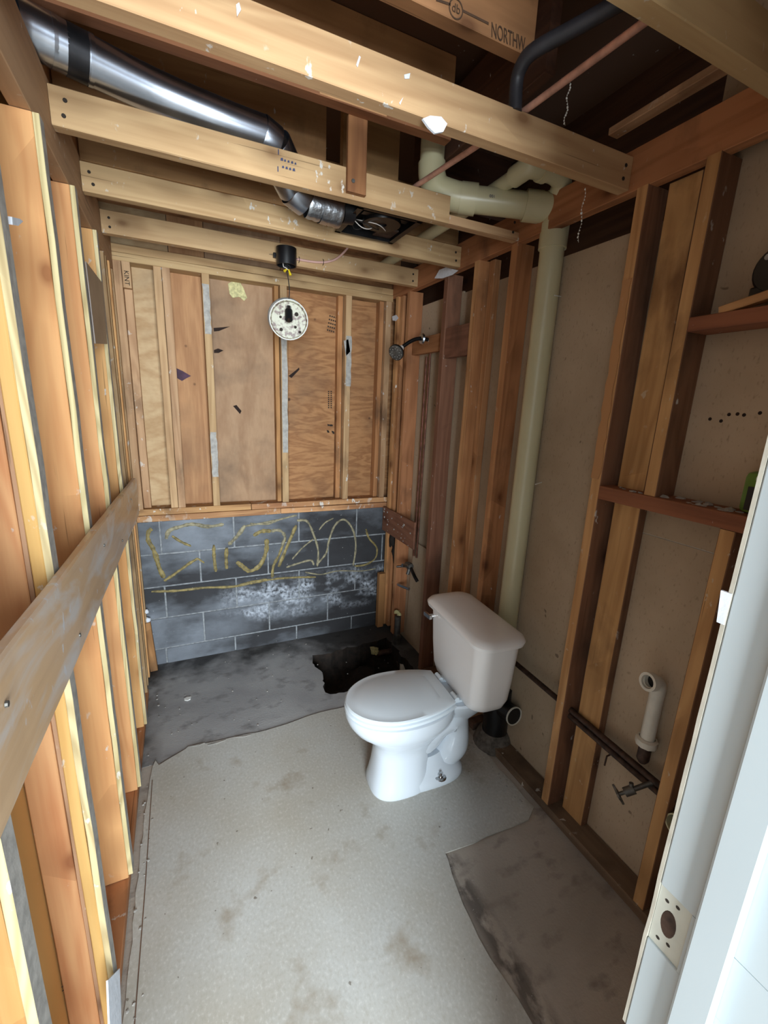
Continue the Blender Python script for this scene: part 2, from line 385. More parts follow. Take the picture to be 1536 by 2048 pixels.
def ragged(lo, hi, n, amp):
    """ragged strip outline between two 2-D corners, long in the second coordinate"""
    (x0, z0), (x1, z1) = lo, hi
    a = [(x0+random.uniform(-amp, amp), z0+(z1-z0)*i/n) for i in range(n+1)]; b = [(x1+random.uniform(-amp, amp), z0+(z1-z0)*i/n) for i in range(n+1)]
    return a+b[::-1]
def blob(c, r, sq=(1, 1, 1), seed=0, sub=2):
    rd = random.Random(seed); bm = bmesh.new(); bmesh.ops.create_icosphere(bm, subdivisions=sub, radius=1)
    V = [Vector(c)+Vector((v.co.x*sq[0], v.co.y*sq[1], v.co.z*sq[2]))*r*(1+rd.uniform(-.25, .3)) for v in bm.verts]
    F = [tuple(v.index for v in f.verts) for f in bm.faces]; bm.free(); return V, F
def text(name, body, size, loc, right, upv, mat, parent, ext=.0004, sx=1.0):
    cu = bpy.data.curves.new(name, 'FONT'); cu.body = body; cu.size = size; cu.extrude = ext; cu.align_x = 'CENTER'; cu.align_y = 'CENTER'
    o = bpy.data.objects.new('tmp', cu); COL.objects.link(o)
    me = bpy.data.meshes.new_from_object(o.evaluated_get(bpy.context.evaluated_depsgraph_get()))
    bpy.data.objects.remove(o); r = Vector(right).normalized(); u = Vector(upv).normalized(); nn = r.cross(u)
    V = [Vector(loc)+r*v.co.x*sx+u*v.co.y+nn*v.co.z for v in me.vertices]; F = [tuple(p.vertices) for p in me.polygons]
    bpy.data.meshes.remove(me); return mk(name, V, F, mat, parent)

# ================================================================== FLOOR
W_ = 1.53
floor = empty('floor', (.75, -1.3, -.005), 'bare bathroom floor of pale sheet flooring and stained concrete', 'floor', kind='structure')
def fillmesh(name, outer, holes, z, mat, parent, depth):
    bm = bmesh.new(); loops = []
    for lp in [outer]+holes:
        vs = [bm.verts.new((x, y, z)) for x, y in lp]; loops.append(vs)
        for i in range(len(vs)): bm.edges.new((vs[i], vs[(i+1) % len(vs)]))
    bmesh.ops.triangle_fill(bm, use_beauty=True, edges=bm.edges[:])
    for vs in loops:
        lo = [bm.verts.new((v.co.x, v.co.y, z-depth)) for v in vs]
        for i in range(len(vs)):
            k = (i+1) % len(vs); bm.faces.new((vs[i], vs[k], lo[k], lo[i]))
    bm.verts.index_update(); V = [v.co.copy() for v in bm.verts]; F = [tuple(v.index for v in f.verts) for f in bm.faces]; bm.free()
    nh = sum(len(h) for h in holes); return mk(name, V, F, [mat, 'soil'], parent, fm=[0]*(len(F)-nh)+[1]*nh)
def rough(pts, step=.03, amp=.008):
    out = []
    for i in range(len(pts)):
        a, b = Vector(pts[i]), Vector(pts[(i+1) % len(pts)]); n = max(1, int((b-a).length/step))
        for k in range(n):
            p = a.lerp(b, k/n)
            if k: p = p+Vector((random.uniform(-amp, amp), random.uniform(-amp, amp)))
            out.append((p.x, p.y))
    return out
hole = rough([(.948, -.235), (1.05, -.252), (1.14, -.235), (1.37, -.22), (1.50, -.20), (1.50, -.62), (1.36, -.675), (1.05, -.665), (.935, -.655), (.915, -.60), (.95, -.42), (.93, -.34)], .025, .012)
fillmesh('concrete_slab', [(-.1, -.835), (1.619, -.835), (1.619, .02), (-.1, .02)], [hole], -.002, 'conc_back', floor, .22)
fillmesh('concrete_slab', [(-.1, -3.2), (1.62, -3.2), (1.62, -.835), (-.1, -.835)], [], -.003, 'conc_front', floor, .2)
lino = [(.055, -.818), (.07, -.852), (.11, -.83), (.18, -.795), (.19, -.783), (.245, -.789), (.40, -.80), (.55, -.812), (.70, -.80), (.84, -.785), (1.0, -.79), (1.25, -.79), (1.50, -.80), (1.502, -1.25), (1.492, -1.45), (1.50, -1.67),
        (1.44, -1.705), (1.30, -1.70), (1.17, -1.70), (1.05, -1.69), (1.045, -1.72), (1.03, -1.77), (1.012, -1.86), (1.003, -1.96), (1.01, -2.07), (1.018, -2.18), (1.02, -2.6), (1.02, -3.2), (.02, -3.2), (.02, -2.2), (.018, -1.7), (.024, -1.3), (.038, -.93), (.045, -.85)]
fillmesh('linoleum_sheet', rough(lino, .05, .004), [], .003, 'lino', floor, .005)
V = []; F = []; NX, NY = 22, 18
for j in range(NY+1):
    for i in range(NX+1):
        V.append((.80+.90*i/NX, -.80+.72*j/NY, -.15+random.uniform(-.022, .022)+.05*math.sin(i*.7)*math.cos(j*.6)))
F = [(j*(NX+1)+i, j*(NX+1)+i+1, (j+1)*(NX+1)+i+1, (j+1)*(NX+1)+i) for j in range(NY) for i in range(NX)]
mk('exposed_soil', V, F, 'soil', floor, smooth=True)
slab('flooring_crease', [(.046, -.93, .0032), (.049, -.93, .0032), (.049, -1.4, .0032), (.044, -1.9, .0032), (.041, -1.9, .0032), (.046, -1.4, .0032)], (0, 0, 1), .0012, 'plate', floor)
# scuffed cut edge of the sheet flooring: thin pale curls
for q in [((384, 1492), (408, 1486)), ((415, 1490), (450, 1480)), ((470, 1474), (500, 1470))]:
    a, b = px(*q[0], 'Z', .004), px(*q[1], 'Z', .004)
    slab('torn_curl', [a, b, b+Vector((.004, -.003, 0)), a.lerp(b, .5)+Vector((.002, -.009, 0)), a+Vector((.002, -.004, 0))], (0, 0, 1), .0012, 'mud', floor)

# ================================================================== BACK WALL
wb = empty('wall_back', (.76, 0, 0), 'back wall of dark painted block below bare studs and plywood', 'wall', kind='structure')
JX, H, B, Z4 = .1075, .2032, .4064, .1008
MOR = .0045
box('mortar_bed', (-.09, MOR, -.2), (1.62, .19, .914), 'mortar', wb)
for c in range(5):
    zt = Z4+H*(4-c); zb = zt-H
    if c == 4: zb = -.15
    st = JX - B*2 + (B/2 if c % 2 else 0)
    if c == 4: st -= .02
    for k in range(8):
        x0, x1 = st+B*k+.0048, st+B*(k+1)-.0048
        x0, x1 = max(x0, -.09), min(x1, 1.62)
        if x1-x0 < .02: continue
        dy = random.uniform(-.0012, .0012)
        box('concrete_block', (x0, dy, zb+.0048), (x1, .19, zt-.0048), 'block', wb, bev=.0025)
def sweep(name, pts, wd, mat, th=.006):
    P = smoothpath([px(u, v, 'Y', 0) for u, v in pts], 5); n = len(P); V, F = [], []
    for i in range(n):
        t = (P[min(i+1, n-1)]-P[max(i-1, 0)]).normalized(); s = Vector((-t.z, 0, t.x)); k = wd*(.75+.5*random.random())*(.6 if i in (0, n-1) else 1)
        for a, d in ((-.5, .001), (-.32, -th*.8), (0, -th*random.uniform(.7, 1.2)), (.32, -th*.8), (.5, .001)):
            V.append(P[i]+s*(a*k)+Vector((random.uniform(-.0008, .0008), d, random.uniform(-.0008, .0008))))
    for i in range(n-1):
        for j in range(4): F.append((i*5+j, i*5+j+1, (i+1)*5+j+1, (i+1)*5+j))
    mk(name, V, F, mat, wb, smooth=True)
c1 = lambda L: [(260+x/5.12, 980+y/5.12) for x, y in L]
c2 = lambda L: [(500+x/4.2667, 980+y/4.2667) for x, y in L]
for pts, wd in [(c1([(225, 395), (190, 430), (185, 510), (235, 600), (272, 700), (300, 800), (350, 900)]), .026), (c1([(350, 930), (430, 880), (520, 815), (620, 745), (695, 700)]), .018), (c1([(690, 700), (760, 745)]), .022),
                (c1([(430, 470), (520, 530), (625, 575)]), .016), (c1([(858, 560), (862, 700), (880, 835)]), .019), (c1([(990, 590), (985, 700), (990, 805)]), .022),
                (c1([(1398, 500), (1395, 620), (1335, 765), (1230, 830), (1150, 780), (1090, 735)]), .028), (c2([(30, 390), (100, 352), (180, 350)]), .026),
                (c1([(220, 1040), (500, 1030), (760, 1000), (1050, 990), (1250, 945), (1400, 915)]), .018), (c2([(0, 800), (150, 768), (350, 748), (560, 742)]), .015),
                (c2([(300, 410), (250, 550), (200, 650), (190, 745)]), .020), (c2([(245, 655), (300, 520), (395, 300)]), .022), (c2([(990, 330), (1015, 410), (1080, 490), (1070, 580), (990, 635), (890, 650)]), .014)]:
    sweep('adhesive_bead', pts, wd, 'adh')
for pts, wd in [(c1([(370, 500), (400, 420), (500, 380), (640, 350), (800, 375), (960, 350)]), .022), (c1([(1180, 360), (1100, 470), (1010, 560)]), .024), (c1([(1180, 370), (1320, 345), (1536, 305)]), .014),
                (c2([(180, 350), (255, 345), (298, 400), (270, 480)]), .020), (c2([(400, 260), (490, 270), (550, 400), (582, 520), (575, 650)]), .016), (c2([(360, 590), (450, 490), (540, 420)]), .012),
                (c2([(310, 660), (430, 620), (520, 600), (545, 640)]), .014), (c2([(580, 625), (650, 540), (672, 440), (720, 310), (790, 252), (850, 290), (892, 380), (902, 500), (880, 645)]), .015),
                (c2([(590, 340), (640, 280), (712, 240)]), .010), (c2([(470, 700), (600, 720), (750, 690), (950, 690), (1070, 670)]), .010), (c2([(0, 285), (150, 290), (260, 250), (400, 215)]), .012)]:
    sweep('adhesive_bead', pts, wd, 'adh2')
# sill plates
board('sill_plate', (-.02, -.012, .912), (.80, .10, .948), 'x', 'sill', wb)
board('sill_plate', (.803, -.010, .912), (1.55, .10, .946), 'x', 'sill', wb)
board('sill_plate', (-.02, -.004, .949), (.62, .10, .985), 'x', 'sill', wb)
board('sill_plate', (.624, -.006, .949), (1.55, .10, .983), 'x', 'sill', wb)
# plywood sheathing, one panel per stud bay
for x0, x1, m in [(-.09, .252, 'ply1'), (.253, .43, 'ply2'), (.431, .84, 'ply3'), (.841, 1.62, 'ply4')]:
    box('plywood_panel', (x0, .090, .95), (x1-.002, .106, 2.74), m, wb)
box('leak_backer', (-.09, .1065, .95), (1.62, .112, 2.74), 'hole', wb)  # added dark backing, blocks outside light leaking between the panels
# studs
def bstud(x0, x1, m='back', z0=.985, z1=2.252, y0=0.0, y1=.089): return board('stud', (x0, y0, z0), (x1, y1, z1), 'z', m, wb)
bstud(-.09, -.045, 'back'); bstud(-.004, .034, 'back'); bstud(.036, .073, 'back', y0=.035); bstud(.176, .213, 'joist', y0=.004); bstud(.215, .253, 'back')
bstud(.404, .442, 'back'); bstud(.818, .857, 'back'); bstud(.790, .815, 'right', y0=.03); bstud(1.218, 1.256, 'back'); bstud(1.182, 1.214, 'right', y0=.045); bstud(1.455, 1.485, 'right', y0=.03); bstud(1.488, 1.526, 'back')
kb = board('blocking', (.036, -.004, 2.13), (.074, .03, 2.25), 'z', 'back', wb)
text('lettering', 'KINT', .030, (.055, -.0065, 2.175), (0, 0, -1), (1, 0, 0), 'ink', wb)
# joint-compound smears on stud faces
for x, z0, z1 in [(.404, 1.16, 1.42), (.404, 1.95, 2.2), (.818, 1.3, 2.05), (1.222, 1.72, 2.02)]:
    slab('joint_compound', [(a, -.0005, b) for a, b in ragged((x+.002, z0), (x+.036, z1), 9, .003)], (0, -1, 0), .002, 'mud', wb)
slab('joint_compound', [(a, -.0005, b) for a, b in [(1.205, 1.99), (1.235, 2.0), (1.25, 1.93), (1.222, 1.9), (1.212, 1.95)]], (0, -1, 0), .002, 'mud', wb)
# double top plate
board('top_plate', (-.02, -.004, 2.250), (1.53, .089, 2.287), 'x', 'joist', wb)
board('top_plate', (-.02, .0, 2.289), (1.53, .089, 2.326), 'x', 'joist', wb)
# marks on the plywood
def onply(L, y=.0895): return [px(u, v, 'Y', y) for u, v in L]
slab('glue_smear', onply([(456, 568), (466, 562), (478, 563), (486, 575), (494, 596), (488, 602), (478, 594), (465, 596), (459, 588)]), (0, -1, 0), .006, 'foam', wb)
for L in [[(427, 656), (440, 655), (460, 653), (438, 662), (428, 663)], [(428, 700), (436, 697), (447, 701), (437, 706), (428, 706)], [(466, 812), (473, 810), (483, 822), (480, 828)], [(577, 752), (590, 742), (598, 735), (599, 739), (583, 756)], [(672, 932), (678, 918), (682, 916), (679, 938), (673, 940)]]:
    slab('splintered_gouge', onply(L), (0, -1, 0), .0012, 'hole', wb)
slab('paper_scrap', onply([(350, 735), (365, 742), (382, 752), (372, 757), (364, 762), (352, 755)]), (0, -1, 0), .004, 'purple', wb)
for r in range(5):     # faded grid stamp beside the middle stud
    for q in range(4):
        u, v = 659+q*4.0-r*1.2, 630+r*7.0+q*1.2
        slab('stamp_mark', onply([(u, v), (u+2.6, v+1), (u+2.2, v+4), (u-.3, v+3)]), (0, -1, 0), .0006, 'ink', wb)
for k in range(9):
    for c in (656, 661):
        v = 782+k*4; slab('stamp_mark', onply([(c, v), (c+2.6, v), (c+2.6, v+2.6), (c, v+2.4)]), (0, -1, 0), .0006, 'ink', wb)
for k in range(7):
    u, v = 649+random.random()*18, 846+random.random()*20; slab('stamp_mark', onply([(u, v), (u+4, v+1), (u+5, v+4), (u+1, v+4)]), (0, -1, 0), .0006, 'ink', wb)

# ================================================================== LEFT WALL
wl = empty('wall_left', (0, -1.3, 0), 'left wall of bare orange pine studs with plywood strips', 'wall', kind='structure')
SY = [-2.52, -2.14, -1.755, -1.372, -1.0, -.612]
for i, y in enumerate(SY):
    if i == 2:      # built up from a pale facing and a grained stud behind it
        board('stud', (-.089, y, .04), (-.030, y+.038, 2.2), 'z', 'pine_pink', wl)
        board('stud', (-.0295, y+.006, .04), (-.022, y+.034, 2.2), 'z', 'rim', wl, ch=.0005)  # recessed dull strip, stands in for the shadow gap between the layers
        sd = board('stud', (-.0215, y, .04), (0, y+.038, 2.2), 'z', 'pine_yellow', wl)
    else:
        sd = board('stud', (-.089, y, .04), (0, y+.038, 2.2), 'z', 'pine_yellow' if i == 1 else 'pine_left', wl)
    fs = board('furring_strip', (.0005, y+.001, .05 if i > 2 else .03), (.0135, y+.040, 2.2), 'z', ['ply_edge', 'mud'], sd, jit=.0015, facemat={'-s': 1}, ch=.001, seg=.12)
for k, (x0, x1, y, m) in enumerate([(-.05, -.012, -.43, 'pine_left'), (-.05, 0, -.335, 'back'), (-.089, 0, -.268, 'back'), (-.03, .004, -.19, 'pine_left'), (-.089, 0, -.04, 'back')]):
    board('stud', (x0, y, .04), (x1, y+.036, 2.2), 'z', m, wl)
box('sheathing_panel', (-.106, -2.62, -.02), (-.091, .1, 2.75), 'pine_yellow', wl)
board('bottom_plate', (-.089, -2.62, 0), (.002, -.30, .038), 'y', 'right', wl)
board('rim_board', (-.04, -2.62, 2.202), (.0, .0, 2.383), 'y', 'rim', wl)
board('rim_board', (-.085, -2.62, 2.39), (-.046, .0, 2.74), 'y', 'upper', wl)
slab('drywall_scrap', [px(u, v, 'X', .0145) for u, v in [(212, 1962), (236, 1938), (240, 2060), (216, 2060)]], (1, 0, 0), .004, 'mudwhite', wl)
# dark grey sheet nailed near the far end and paint streaks
slab('metal_flashing', [px(u, v, 'X', .016) for u, v in [(170, 523), (203, 566), (213, 688), (189, 687)]], (1, 0, 0), .003, 'slate', wl)
slab('drywall_scrap', [px(u, v, 'X', .0002) + Vector((.001, 0, 0)) for u, v in [(14, 432), (30, 436), (37, 441), (27, 450), (15, 448)]], (1, 0, 0), .006, 'mudwhite', wl)
# ink stamp on the nearest stud side
for k in range(11):
    u, v = 92+k % 4*10+random.random()*5, 1993-(k % 4)*6+(k//4)*8
    a = px(u, v, 'Y', -1.7555); slab('stamp_mark', [a, a+Vector((.0035, 0, .0008)), a+Vector((.0035, 0, .0035)), a+Vector((0, 0, .0025))], (0, -1, 0), .0004, 'ink', wl)

# wide board nailed flat across the left studs
rb = empty('nailed_board', (.02, -1.3, 1.0), 'wide weathered grey-brown board nailed flat across the orange left studs', 'board')
M['rail'] = wood('weathered_board', (216, 178, 140), (188, 148, 112), .2, .12, .35, glaze=.8, mudc=(214, 212, 214), dirt=.05, vary=.02, rough=.33)
ob = beam('plank', (.0262, -2.75, 1.234), (.0262, -.27, 1.116), .02, .186, 'rail', rb, jit=.0015, ch=.004, seg=.22)
for y, z in [(-2.12, 1.24), (-1.74, 1.13), (-1.35, 1.20), (-.98, 1.10), (-.59, 1.17)]:
    V, F = lathev([(0, .003), (.004, .003), (.0045, 0)], (.0362, y, z), (1, 0, 0), 8); mk('nail_head', V, F, 'galv_dull', rb)
# short loose stick in the left back corner with wall plaster above it
ls = empty('loose_stick', (.03, -.06, 0), 'short orange stick leaning in the corner beside the dark blocks', 'stick')
beam('stick', (.018, -.055, -.0), (.000, -.035, .31), .04, .03, 'right', ls, up=(0, 1, 0))
V, F = join([blob((.004, -.03, .318), .016, (1, .7, 1.3), 3), blob((.0, -.03, .375), .014, (1, .7, 1.2), 4)]); mk('plaster_lump', V, F, 'mudwhite', ls, smooth=True)

# ================================================================== RIGHT WALL
wr = empty('wall_right', (W_, -1.2, 0), 'right wall of dark brown studs backed by tan board', 'wall', kind='structure')
for y0, y1, z0, z1 in [(-.66, .09, .0, 2.20), (-1.24, -.662, .0, 2.19), (-1.82, -1.242, .0, 2.19), (-2.62, -1.822, .0, 1.238), (-2.62, -1.822, 1.241, 2.74)]:
    box('backing_panel', (1.620, y0, z0 if z0 > .5 else -.1), (1.632, y1, z1), 'backing', wr)
board('upper_closure', (1.74, -2.62, 2.0), (1.76, .1, 2.74), 'y', 'upper_dark', wr)  # added dark board, its colour stands in for the shade of the cavity
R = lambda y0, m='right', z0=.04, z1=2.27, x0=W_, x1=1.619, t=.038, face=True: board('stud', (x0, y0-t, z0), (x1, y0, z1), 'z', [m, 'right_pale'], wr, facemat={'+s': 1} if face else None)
R(-.045, 'right'); R(-.085, 'right', x0=1.545); R(-.20, 'right'); R(-.612, 'right_dark', z0=0, face=False); R(-.868, 'right'); R(-.912, 'right_pale', x0=1.583); R(-1.12, 'right')
R(-1.674, 'right_dark'); R(-1.736, 'right_dark', x0=1.584, t=.096); R(-1.868, 'right_dark', z0=1.381); R(-2.092, 'right_dark', z1=1.334)
board('bottom_plate', (W_-.002, -2.62, 0), (1.619, -1.36, .038), 'y', 'plate', wr)
board('bottom_plate', (W_-.002, -1.20, 0), (1.619, -.68, .038), 'y', 'plate', wr)
board('header_board', (W_, -2.62, 2.268), (1.568, 0, 2.385), 'y', 'right', wr)
board('window_sill_block', (W_-.004, -2.45, 1.335), (1.619, -1.714, 1.380), 'y', 'red', wr)
board('header_block', (W_-.002, -2.45, 1.843), (1.619, -1.906, 1.880), 'y', 'red', wr)
beam('loose_batten', (1.545, -1.975, 1.886), (1.56, -2.30, 1.955), .03, .02, 'right_pale', wr)
board('shower_blocking', (1.560, -.61, 1.915), (1.598, -.24, 2.005), 'y', 'right', wr)
board('shower_blocking', (1.535, -.866, 1.866), (1.573, -.652, 2.012), 'y', 'right_dark', wr)
# furring mud on the face of the doubled stud
slab('joint_compound', [(W_-.0005, -1.712+a, b) for a, b in ragged((.006, 1.40), (.036, 2.02), 22, .004)], (-1, 0, 0), .003, 'right_pale', wr)
# plaster-covered tile board remnant in the corner
tb = board('tile_board', (1.518, -.475, .748), (1.529, -.012, .922), 'y', 'right_dark', wr, jit=.002)
for k in range(24):
    V, F = blob((1.516, random.uniform(-.46, -.03), random.uniform(.755, .915)), random.uniform(.003, .008), (.4, 1.2, 1), k, 1); mk('plaster_fleck', V, F, 'mud', wr)
slab('drywall_sheet', [(1.604, y, z) for y, z in [(-.29, .05), (-.53, .05), (-.53, .50), (-.51, .75), (-.34, .75), (-.31, .5)]], (1, 0, 0), .012, 'backing', wr)
box('short_stud', (1.48, -.085, .02), (1.526, -.045, .44), 'right', wr, bev=.002)
for y, z in [(-.12, .70), (-.16, .62)]:
    V, F = blob((1.56, y, z), .05, (.5, .6, 1.6), int(z*100)); mk('tar_smear', V, F, 'soil', wr, smooth=True)
slab('torn_paper', [px(u, v, 'X', W_-.004) for u, v in [(870, 557), (880, 540), (893, 535), (917, 541), (905, 550), (885, 557)]], (-1, 0, 0), .004, 'mudwhite', wr)
for u, v in [(1122, 593), (1083, 965)]:
    a = px(u, v, 'X', 1.618); tube('protruding_nail', [a, a+Vector((-.045, -.012, -.004))], .002, 'white', wr, n=6)
slab('plaster_dab', [px(u, v, 'X', W_-.001) for u, v in [(785, 633), (793, 630), (797, 636), (792, 642), (786, 641)]], (-1, 0, 0), .003, 'mudwhite', wr)
for u, v in [(1378, 826), (1420, 838), (1458, 829), (1475, 828), (1488, 830), (1520, 826), (1442, 842)]:
    V, F = lathev([(0, .0006), (.004, .0005), (.005, 0)], px(u, v, 'X', 1.6199), (-1, 0, 0), 8); mk('nail_dimple', V, F, 'hole', wr)
# debris crust on the block
V, F = join([blob((random.uniform(1.54, 1.60), random.uniform(-2.12, -1.73), 1.381), random.uniform(.005, .012), (1, 1.3, .5), 100+k, 1) for k in range(34)])
o = mk('plaster_crust', V, F, 'mud', wr); o['kind'] = 'stuff'

# ================================================================== CEILING
ce = empty('ceiling', (.76, -1.2, 2.27), 'open ceiling of pale dropped joists under older brown floor joists', 'ceiling', kind='structure')
for y, m in [(-2.085, 'joist'), (-1.645, 'joist'), (-1.160, 'joist'), (-.750, 'joist'), (-.325, 'joist')]:
    if y == -1.160:     # notched at the pipe end
        j = board('joist', (.001, y, 2.275), (1.20, y+.038, 2.364), 'x', m, ce); board('joist', (1.2005, y, 2.275), (1.529, y+.038, 2.305), 'x', m, ce)
    else: j = board('joist', (.001, y, 2.275), (1.529, y+.038, 2.364), 'x', m, ce)
    for x in (.03, 1.50):
        for z in (2.30, 2.335):
            V, F = lathev([(0, .0015), (.005, .0015), (.0055, 0)], (x+random.uniform(-.006, .006), y-.0005, z), (0, -1, 0), 8); mk('nail_head', V, F, 'ink', j)
for y, spans, m in [(-2.03, [(-.04, 1.1)], 'upper'), (-1.62, [(-.04, 1.138)], 'upper_red'), (-1.218, [(-.04, 1.15)], 'upper'), (-.81, [(-.04, .835), (.905, 1.15)], 'upper'), (-.81, [(1.25, 1.73)], 'upper_dark'), (-.40, [(-.04, 1.73)], 'upper'), (-.02, [(-.04, 1.73)], 'upper')]:
    for a, b in spans: board('upper_joist', (a, y, 2.50), (b, y+.038, 2.735), 'x', m, ce)
board('upper_joist', (-.04, -1.2185, 2.4985), (1.15, -1.179, 2.512), 'x', 'red', ce, jit=0, ch=.0005)
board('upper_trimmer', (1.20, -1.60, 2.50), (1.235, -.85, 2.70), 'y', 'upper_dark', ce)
board('side_batten', (1.485, -1.95, 2.435), (1.525, -1.58, 2.455), 'y', 'back', ce)
box('leak_closure', (1.55, .107, -.2), (1.76, .12, 2.74), 'upper_dark', ce)  # added box, keeps outside light from leaking in at the corner
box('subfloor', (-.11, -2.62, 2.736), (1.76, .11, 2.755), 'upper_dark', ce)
board('hanger', (.796, -1.1785, 2.288), (.862, -1.1605, 2.62), 'z', 'joist_old', ce)
V, F = lathev([(0, .002), (.006, .002), (.0065, 0)], (.815, -1.1788, 2.32), (0, -1, 0), 8); mk('nail_head', V, F, 'galv_dull', ce)
slab('drywall_scrap', [px(u, v, 'Y', -1.6462) for u, v in [(843, 240), (858, 234), (880, 236), (892, 250), (884, 266), (868, 269), (855, 257)]], (0, -1, 0), .006, 'mudwhite', ce)
for k, L in enumerate([[(712, 130), (718, 112), (721, 115), (715, 135)], [(808, 150), (820, 147), (818, 158), (809, 158)], [(798, 206), (806, 195), (800, 210)], [(472, 10), (478, 6), (482, 20), (474, 34)]]):
    slab('paint_chip', [px(u, v, 'Y', -1.6462) for u, v in L], (0, -1, 0), .0015, 'mudwhite', ce)
text('lettering', 'NORTHW', .042, px(1017, 76, 'Y', -1.6215), (1, 0, .02), (-.12, 0, 1), 'inkfaint', ce, sx=.56)
a = px(912, 18, 'Y', -1.6212); V, F = lathev([(.017, 0), (.020, 0), (.020, .0006), (.017, .0006)], a, (0, -1, 0), 20, True); mk('stamp_ring', V, F, 'inkfaint', ce)
text('lettering', 'db', .024, a+Vector((0, -.0004, 0)), (1, 0, 0), (0, 0, 1), 'inkfaint', ce)
for q0, q1 in [((925, 24), (977, 50)), ((872, 2), (901, 12))]:
    p0, p1 = px(*q0, 'Y', -1.6212), px(*q1, 'Y', -1.6212); slab('stamp_line', [p0, p1, p1+Vector((0, 0, .005)), p0+Vector((0, 0, .005))], (0, -1, 0), .0006, 'inkfaint', ce)
for k in range(9):   # smudged blue mill stamp on the hung joist
    u = 561+(k % 5)*7+(k//5)*3; v = 321+(k % 5)*2.0+(k//5)*15
    p0 = px(u, v, 'Y', -1.1606); s = random.uniform(.006, .009); slab('stamp_mark', [p0, p0+Vector((s, 0, .001)), p0+Vector((s*.8, 0, s)), p0+Vector((s*.1, 0, s*.8))], (0, -1, 0), .0005, 'inkblue', ce)
for u, v in [(556, 309), (555, 343)]:
    p0 = px(u, v, 'Y', -1.1606); slab('stamp_mark', [p0, p0+Vector((.003, 0, 0)), p0+Vector((.003, 0, .014)), p0+Vector((0, 0, .014))], (0, -1, 0), .0005, 'inkblue', ce)

# ================================================================== FRONT WALL + DOOR FRAME
wf = empty('wall_front', (1.2, -2.56, 0), 'front wall beside the doorway', 'wall', kind='structure')
box('wall_panel', (.795, -2.61, 0), (1.76, -2.51, 2.75), 'hallwall', wf)
box('wall_panel', (-.35, -2.61, 2.62), (.795, -2.51, 2.75), 'hallwall', wf)  # unseen panel over the doorway, set high to let more light in
box('wall_panel', (-.35, -2.61, 0), (-.107, -2.51, 2.62), 'hallwall', wf)
tr = empty('trim_1', (.777, -2.56, 0), 'white painted door jamb with an empty latch recess', 'door frame', kind='structure')
mz0, mz1 = .962, 1.052     # strike recess
for z0, z1 in [(0, mz0), (mz1, 2.2)]: box('jamb', (.757, -2.628, z0), (.795, -2.500, z1), 'trimwhite', tr, bev=.0015)
box('jamb', (.760, -2.628, mz0), (.795, -2.500, mz1), 'rawwood', tr)
box('jamb', (.757, -2.628, mz0), (.7605, -2.538, mz1), 'trimwhite', tr)
V, F = lathev([(0, .0003), (.0085, .0003), (.0090, 0)], (.7600, -2.517, .0), (-1, 0, 0), 20)
V = [Vector((v.x, v.y, v.z*2.2 + 1.006)) for v in V]; mk('latch_hole', V, F, 'iron', tr)
for z in (.974, .979, 1.035, 1.040):
    V, F = lathev([(0, .0004), (.0022, .0004), (.0026, 0)], (.7600, -2.510-(.012 if z in (.979, 1.040) else 0), z), (-1, 0, 0), 8); mk('screw_hole', V, F, 'ink', tr)
box('door_stop', (.745, -2.582, 0), (.757, -2.545, 2.19), 'trimwhite', tr, bev=.003)
box('casing', (.770, -2.66, 0), (.84, -2.63, 2.26), 'trimwhite', tr, bev=.004)
slab('drywall_edge', [(x, -2.4995, z) for x, z in ragged((.7575, .80), (.766, 2.1), 40, .0012)], (0, 1, 0), .004, 'rawdrywall', tr)
slab('paint_chip', [(.7555, -2.499, 1.405), (.7555, -2.492, 1.405), (.7555, -2.489, 1.44), (.7555, -2.499, 1.44)], (1, 0, 0), .003, 'mudwhite', tr)
hf = box('hall_floor', (-2.0, -6.2, -.06), (3.0, -3.2, -.002), 'hallfloor'); tag(hf, 'hall floor outside the bathroom doorway', 'floor', kind='structure')

# ================================================================== TOILET
TO = Vector((1.375, -1.335, 0)); TA = math.radians(4.0)
to = empty('toilet', (1.05, -1.31, .003), 'white toilet with closed lid and off-white tank standing in front of right studs', 'toilet')
FW = Vector((-math.cos(TA), math.sin(TA), 0)); SD = Vector((math.sin(TA), math.cos(TA), 0))
TB = Vector((1.53, -1.352, .003))
def tw(u, v, z): return TB+FW*u+SD*v+Vector((0, 0, z))      # u out from the wall, v towards the back wall
def egg(uc, ub, uf, hw, n, e=2.0):
    """egg outline: rear end ub, front end uf, widest at uc"""
    out = []
    for i in range(n):
        a = 2*PI*i/n; c, s = math.cos(a), math.sin(a)
        L = (uf-uc) if c > 0 else (uc-ub)
        out.append((uc+L*math.copysign(abs(c)**(2/e), c), hw*math.copysign(abs(s)**(2/e), s)))
    return out
def loft(name, rings, mat, parent, cap0=True, cap1=True, n=44):
    V, F = [], []
    for z, (uc, ub, uf, hw, e) in rings: V += [tw(u, v, z) for u, v in egg(uc, ub, uf, hw, n, e)]
    m = len(rings)
    for i in range(m-1):
        for j in range(n):
            k = (j+1) % n; F.append((i*n+j, i*n+k, (i+1)*n+k, (i+1)*n+j))
    if cap0: F.append(tuple(range(n-1, -1, -1)))
    if cap1: F.append(tuple((m-1)*n+j for j in range(n)))
    return mk(name, V, F, mat, parent, smooth=True, sharp=True)
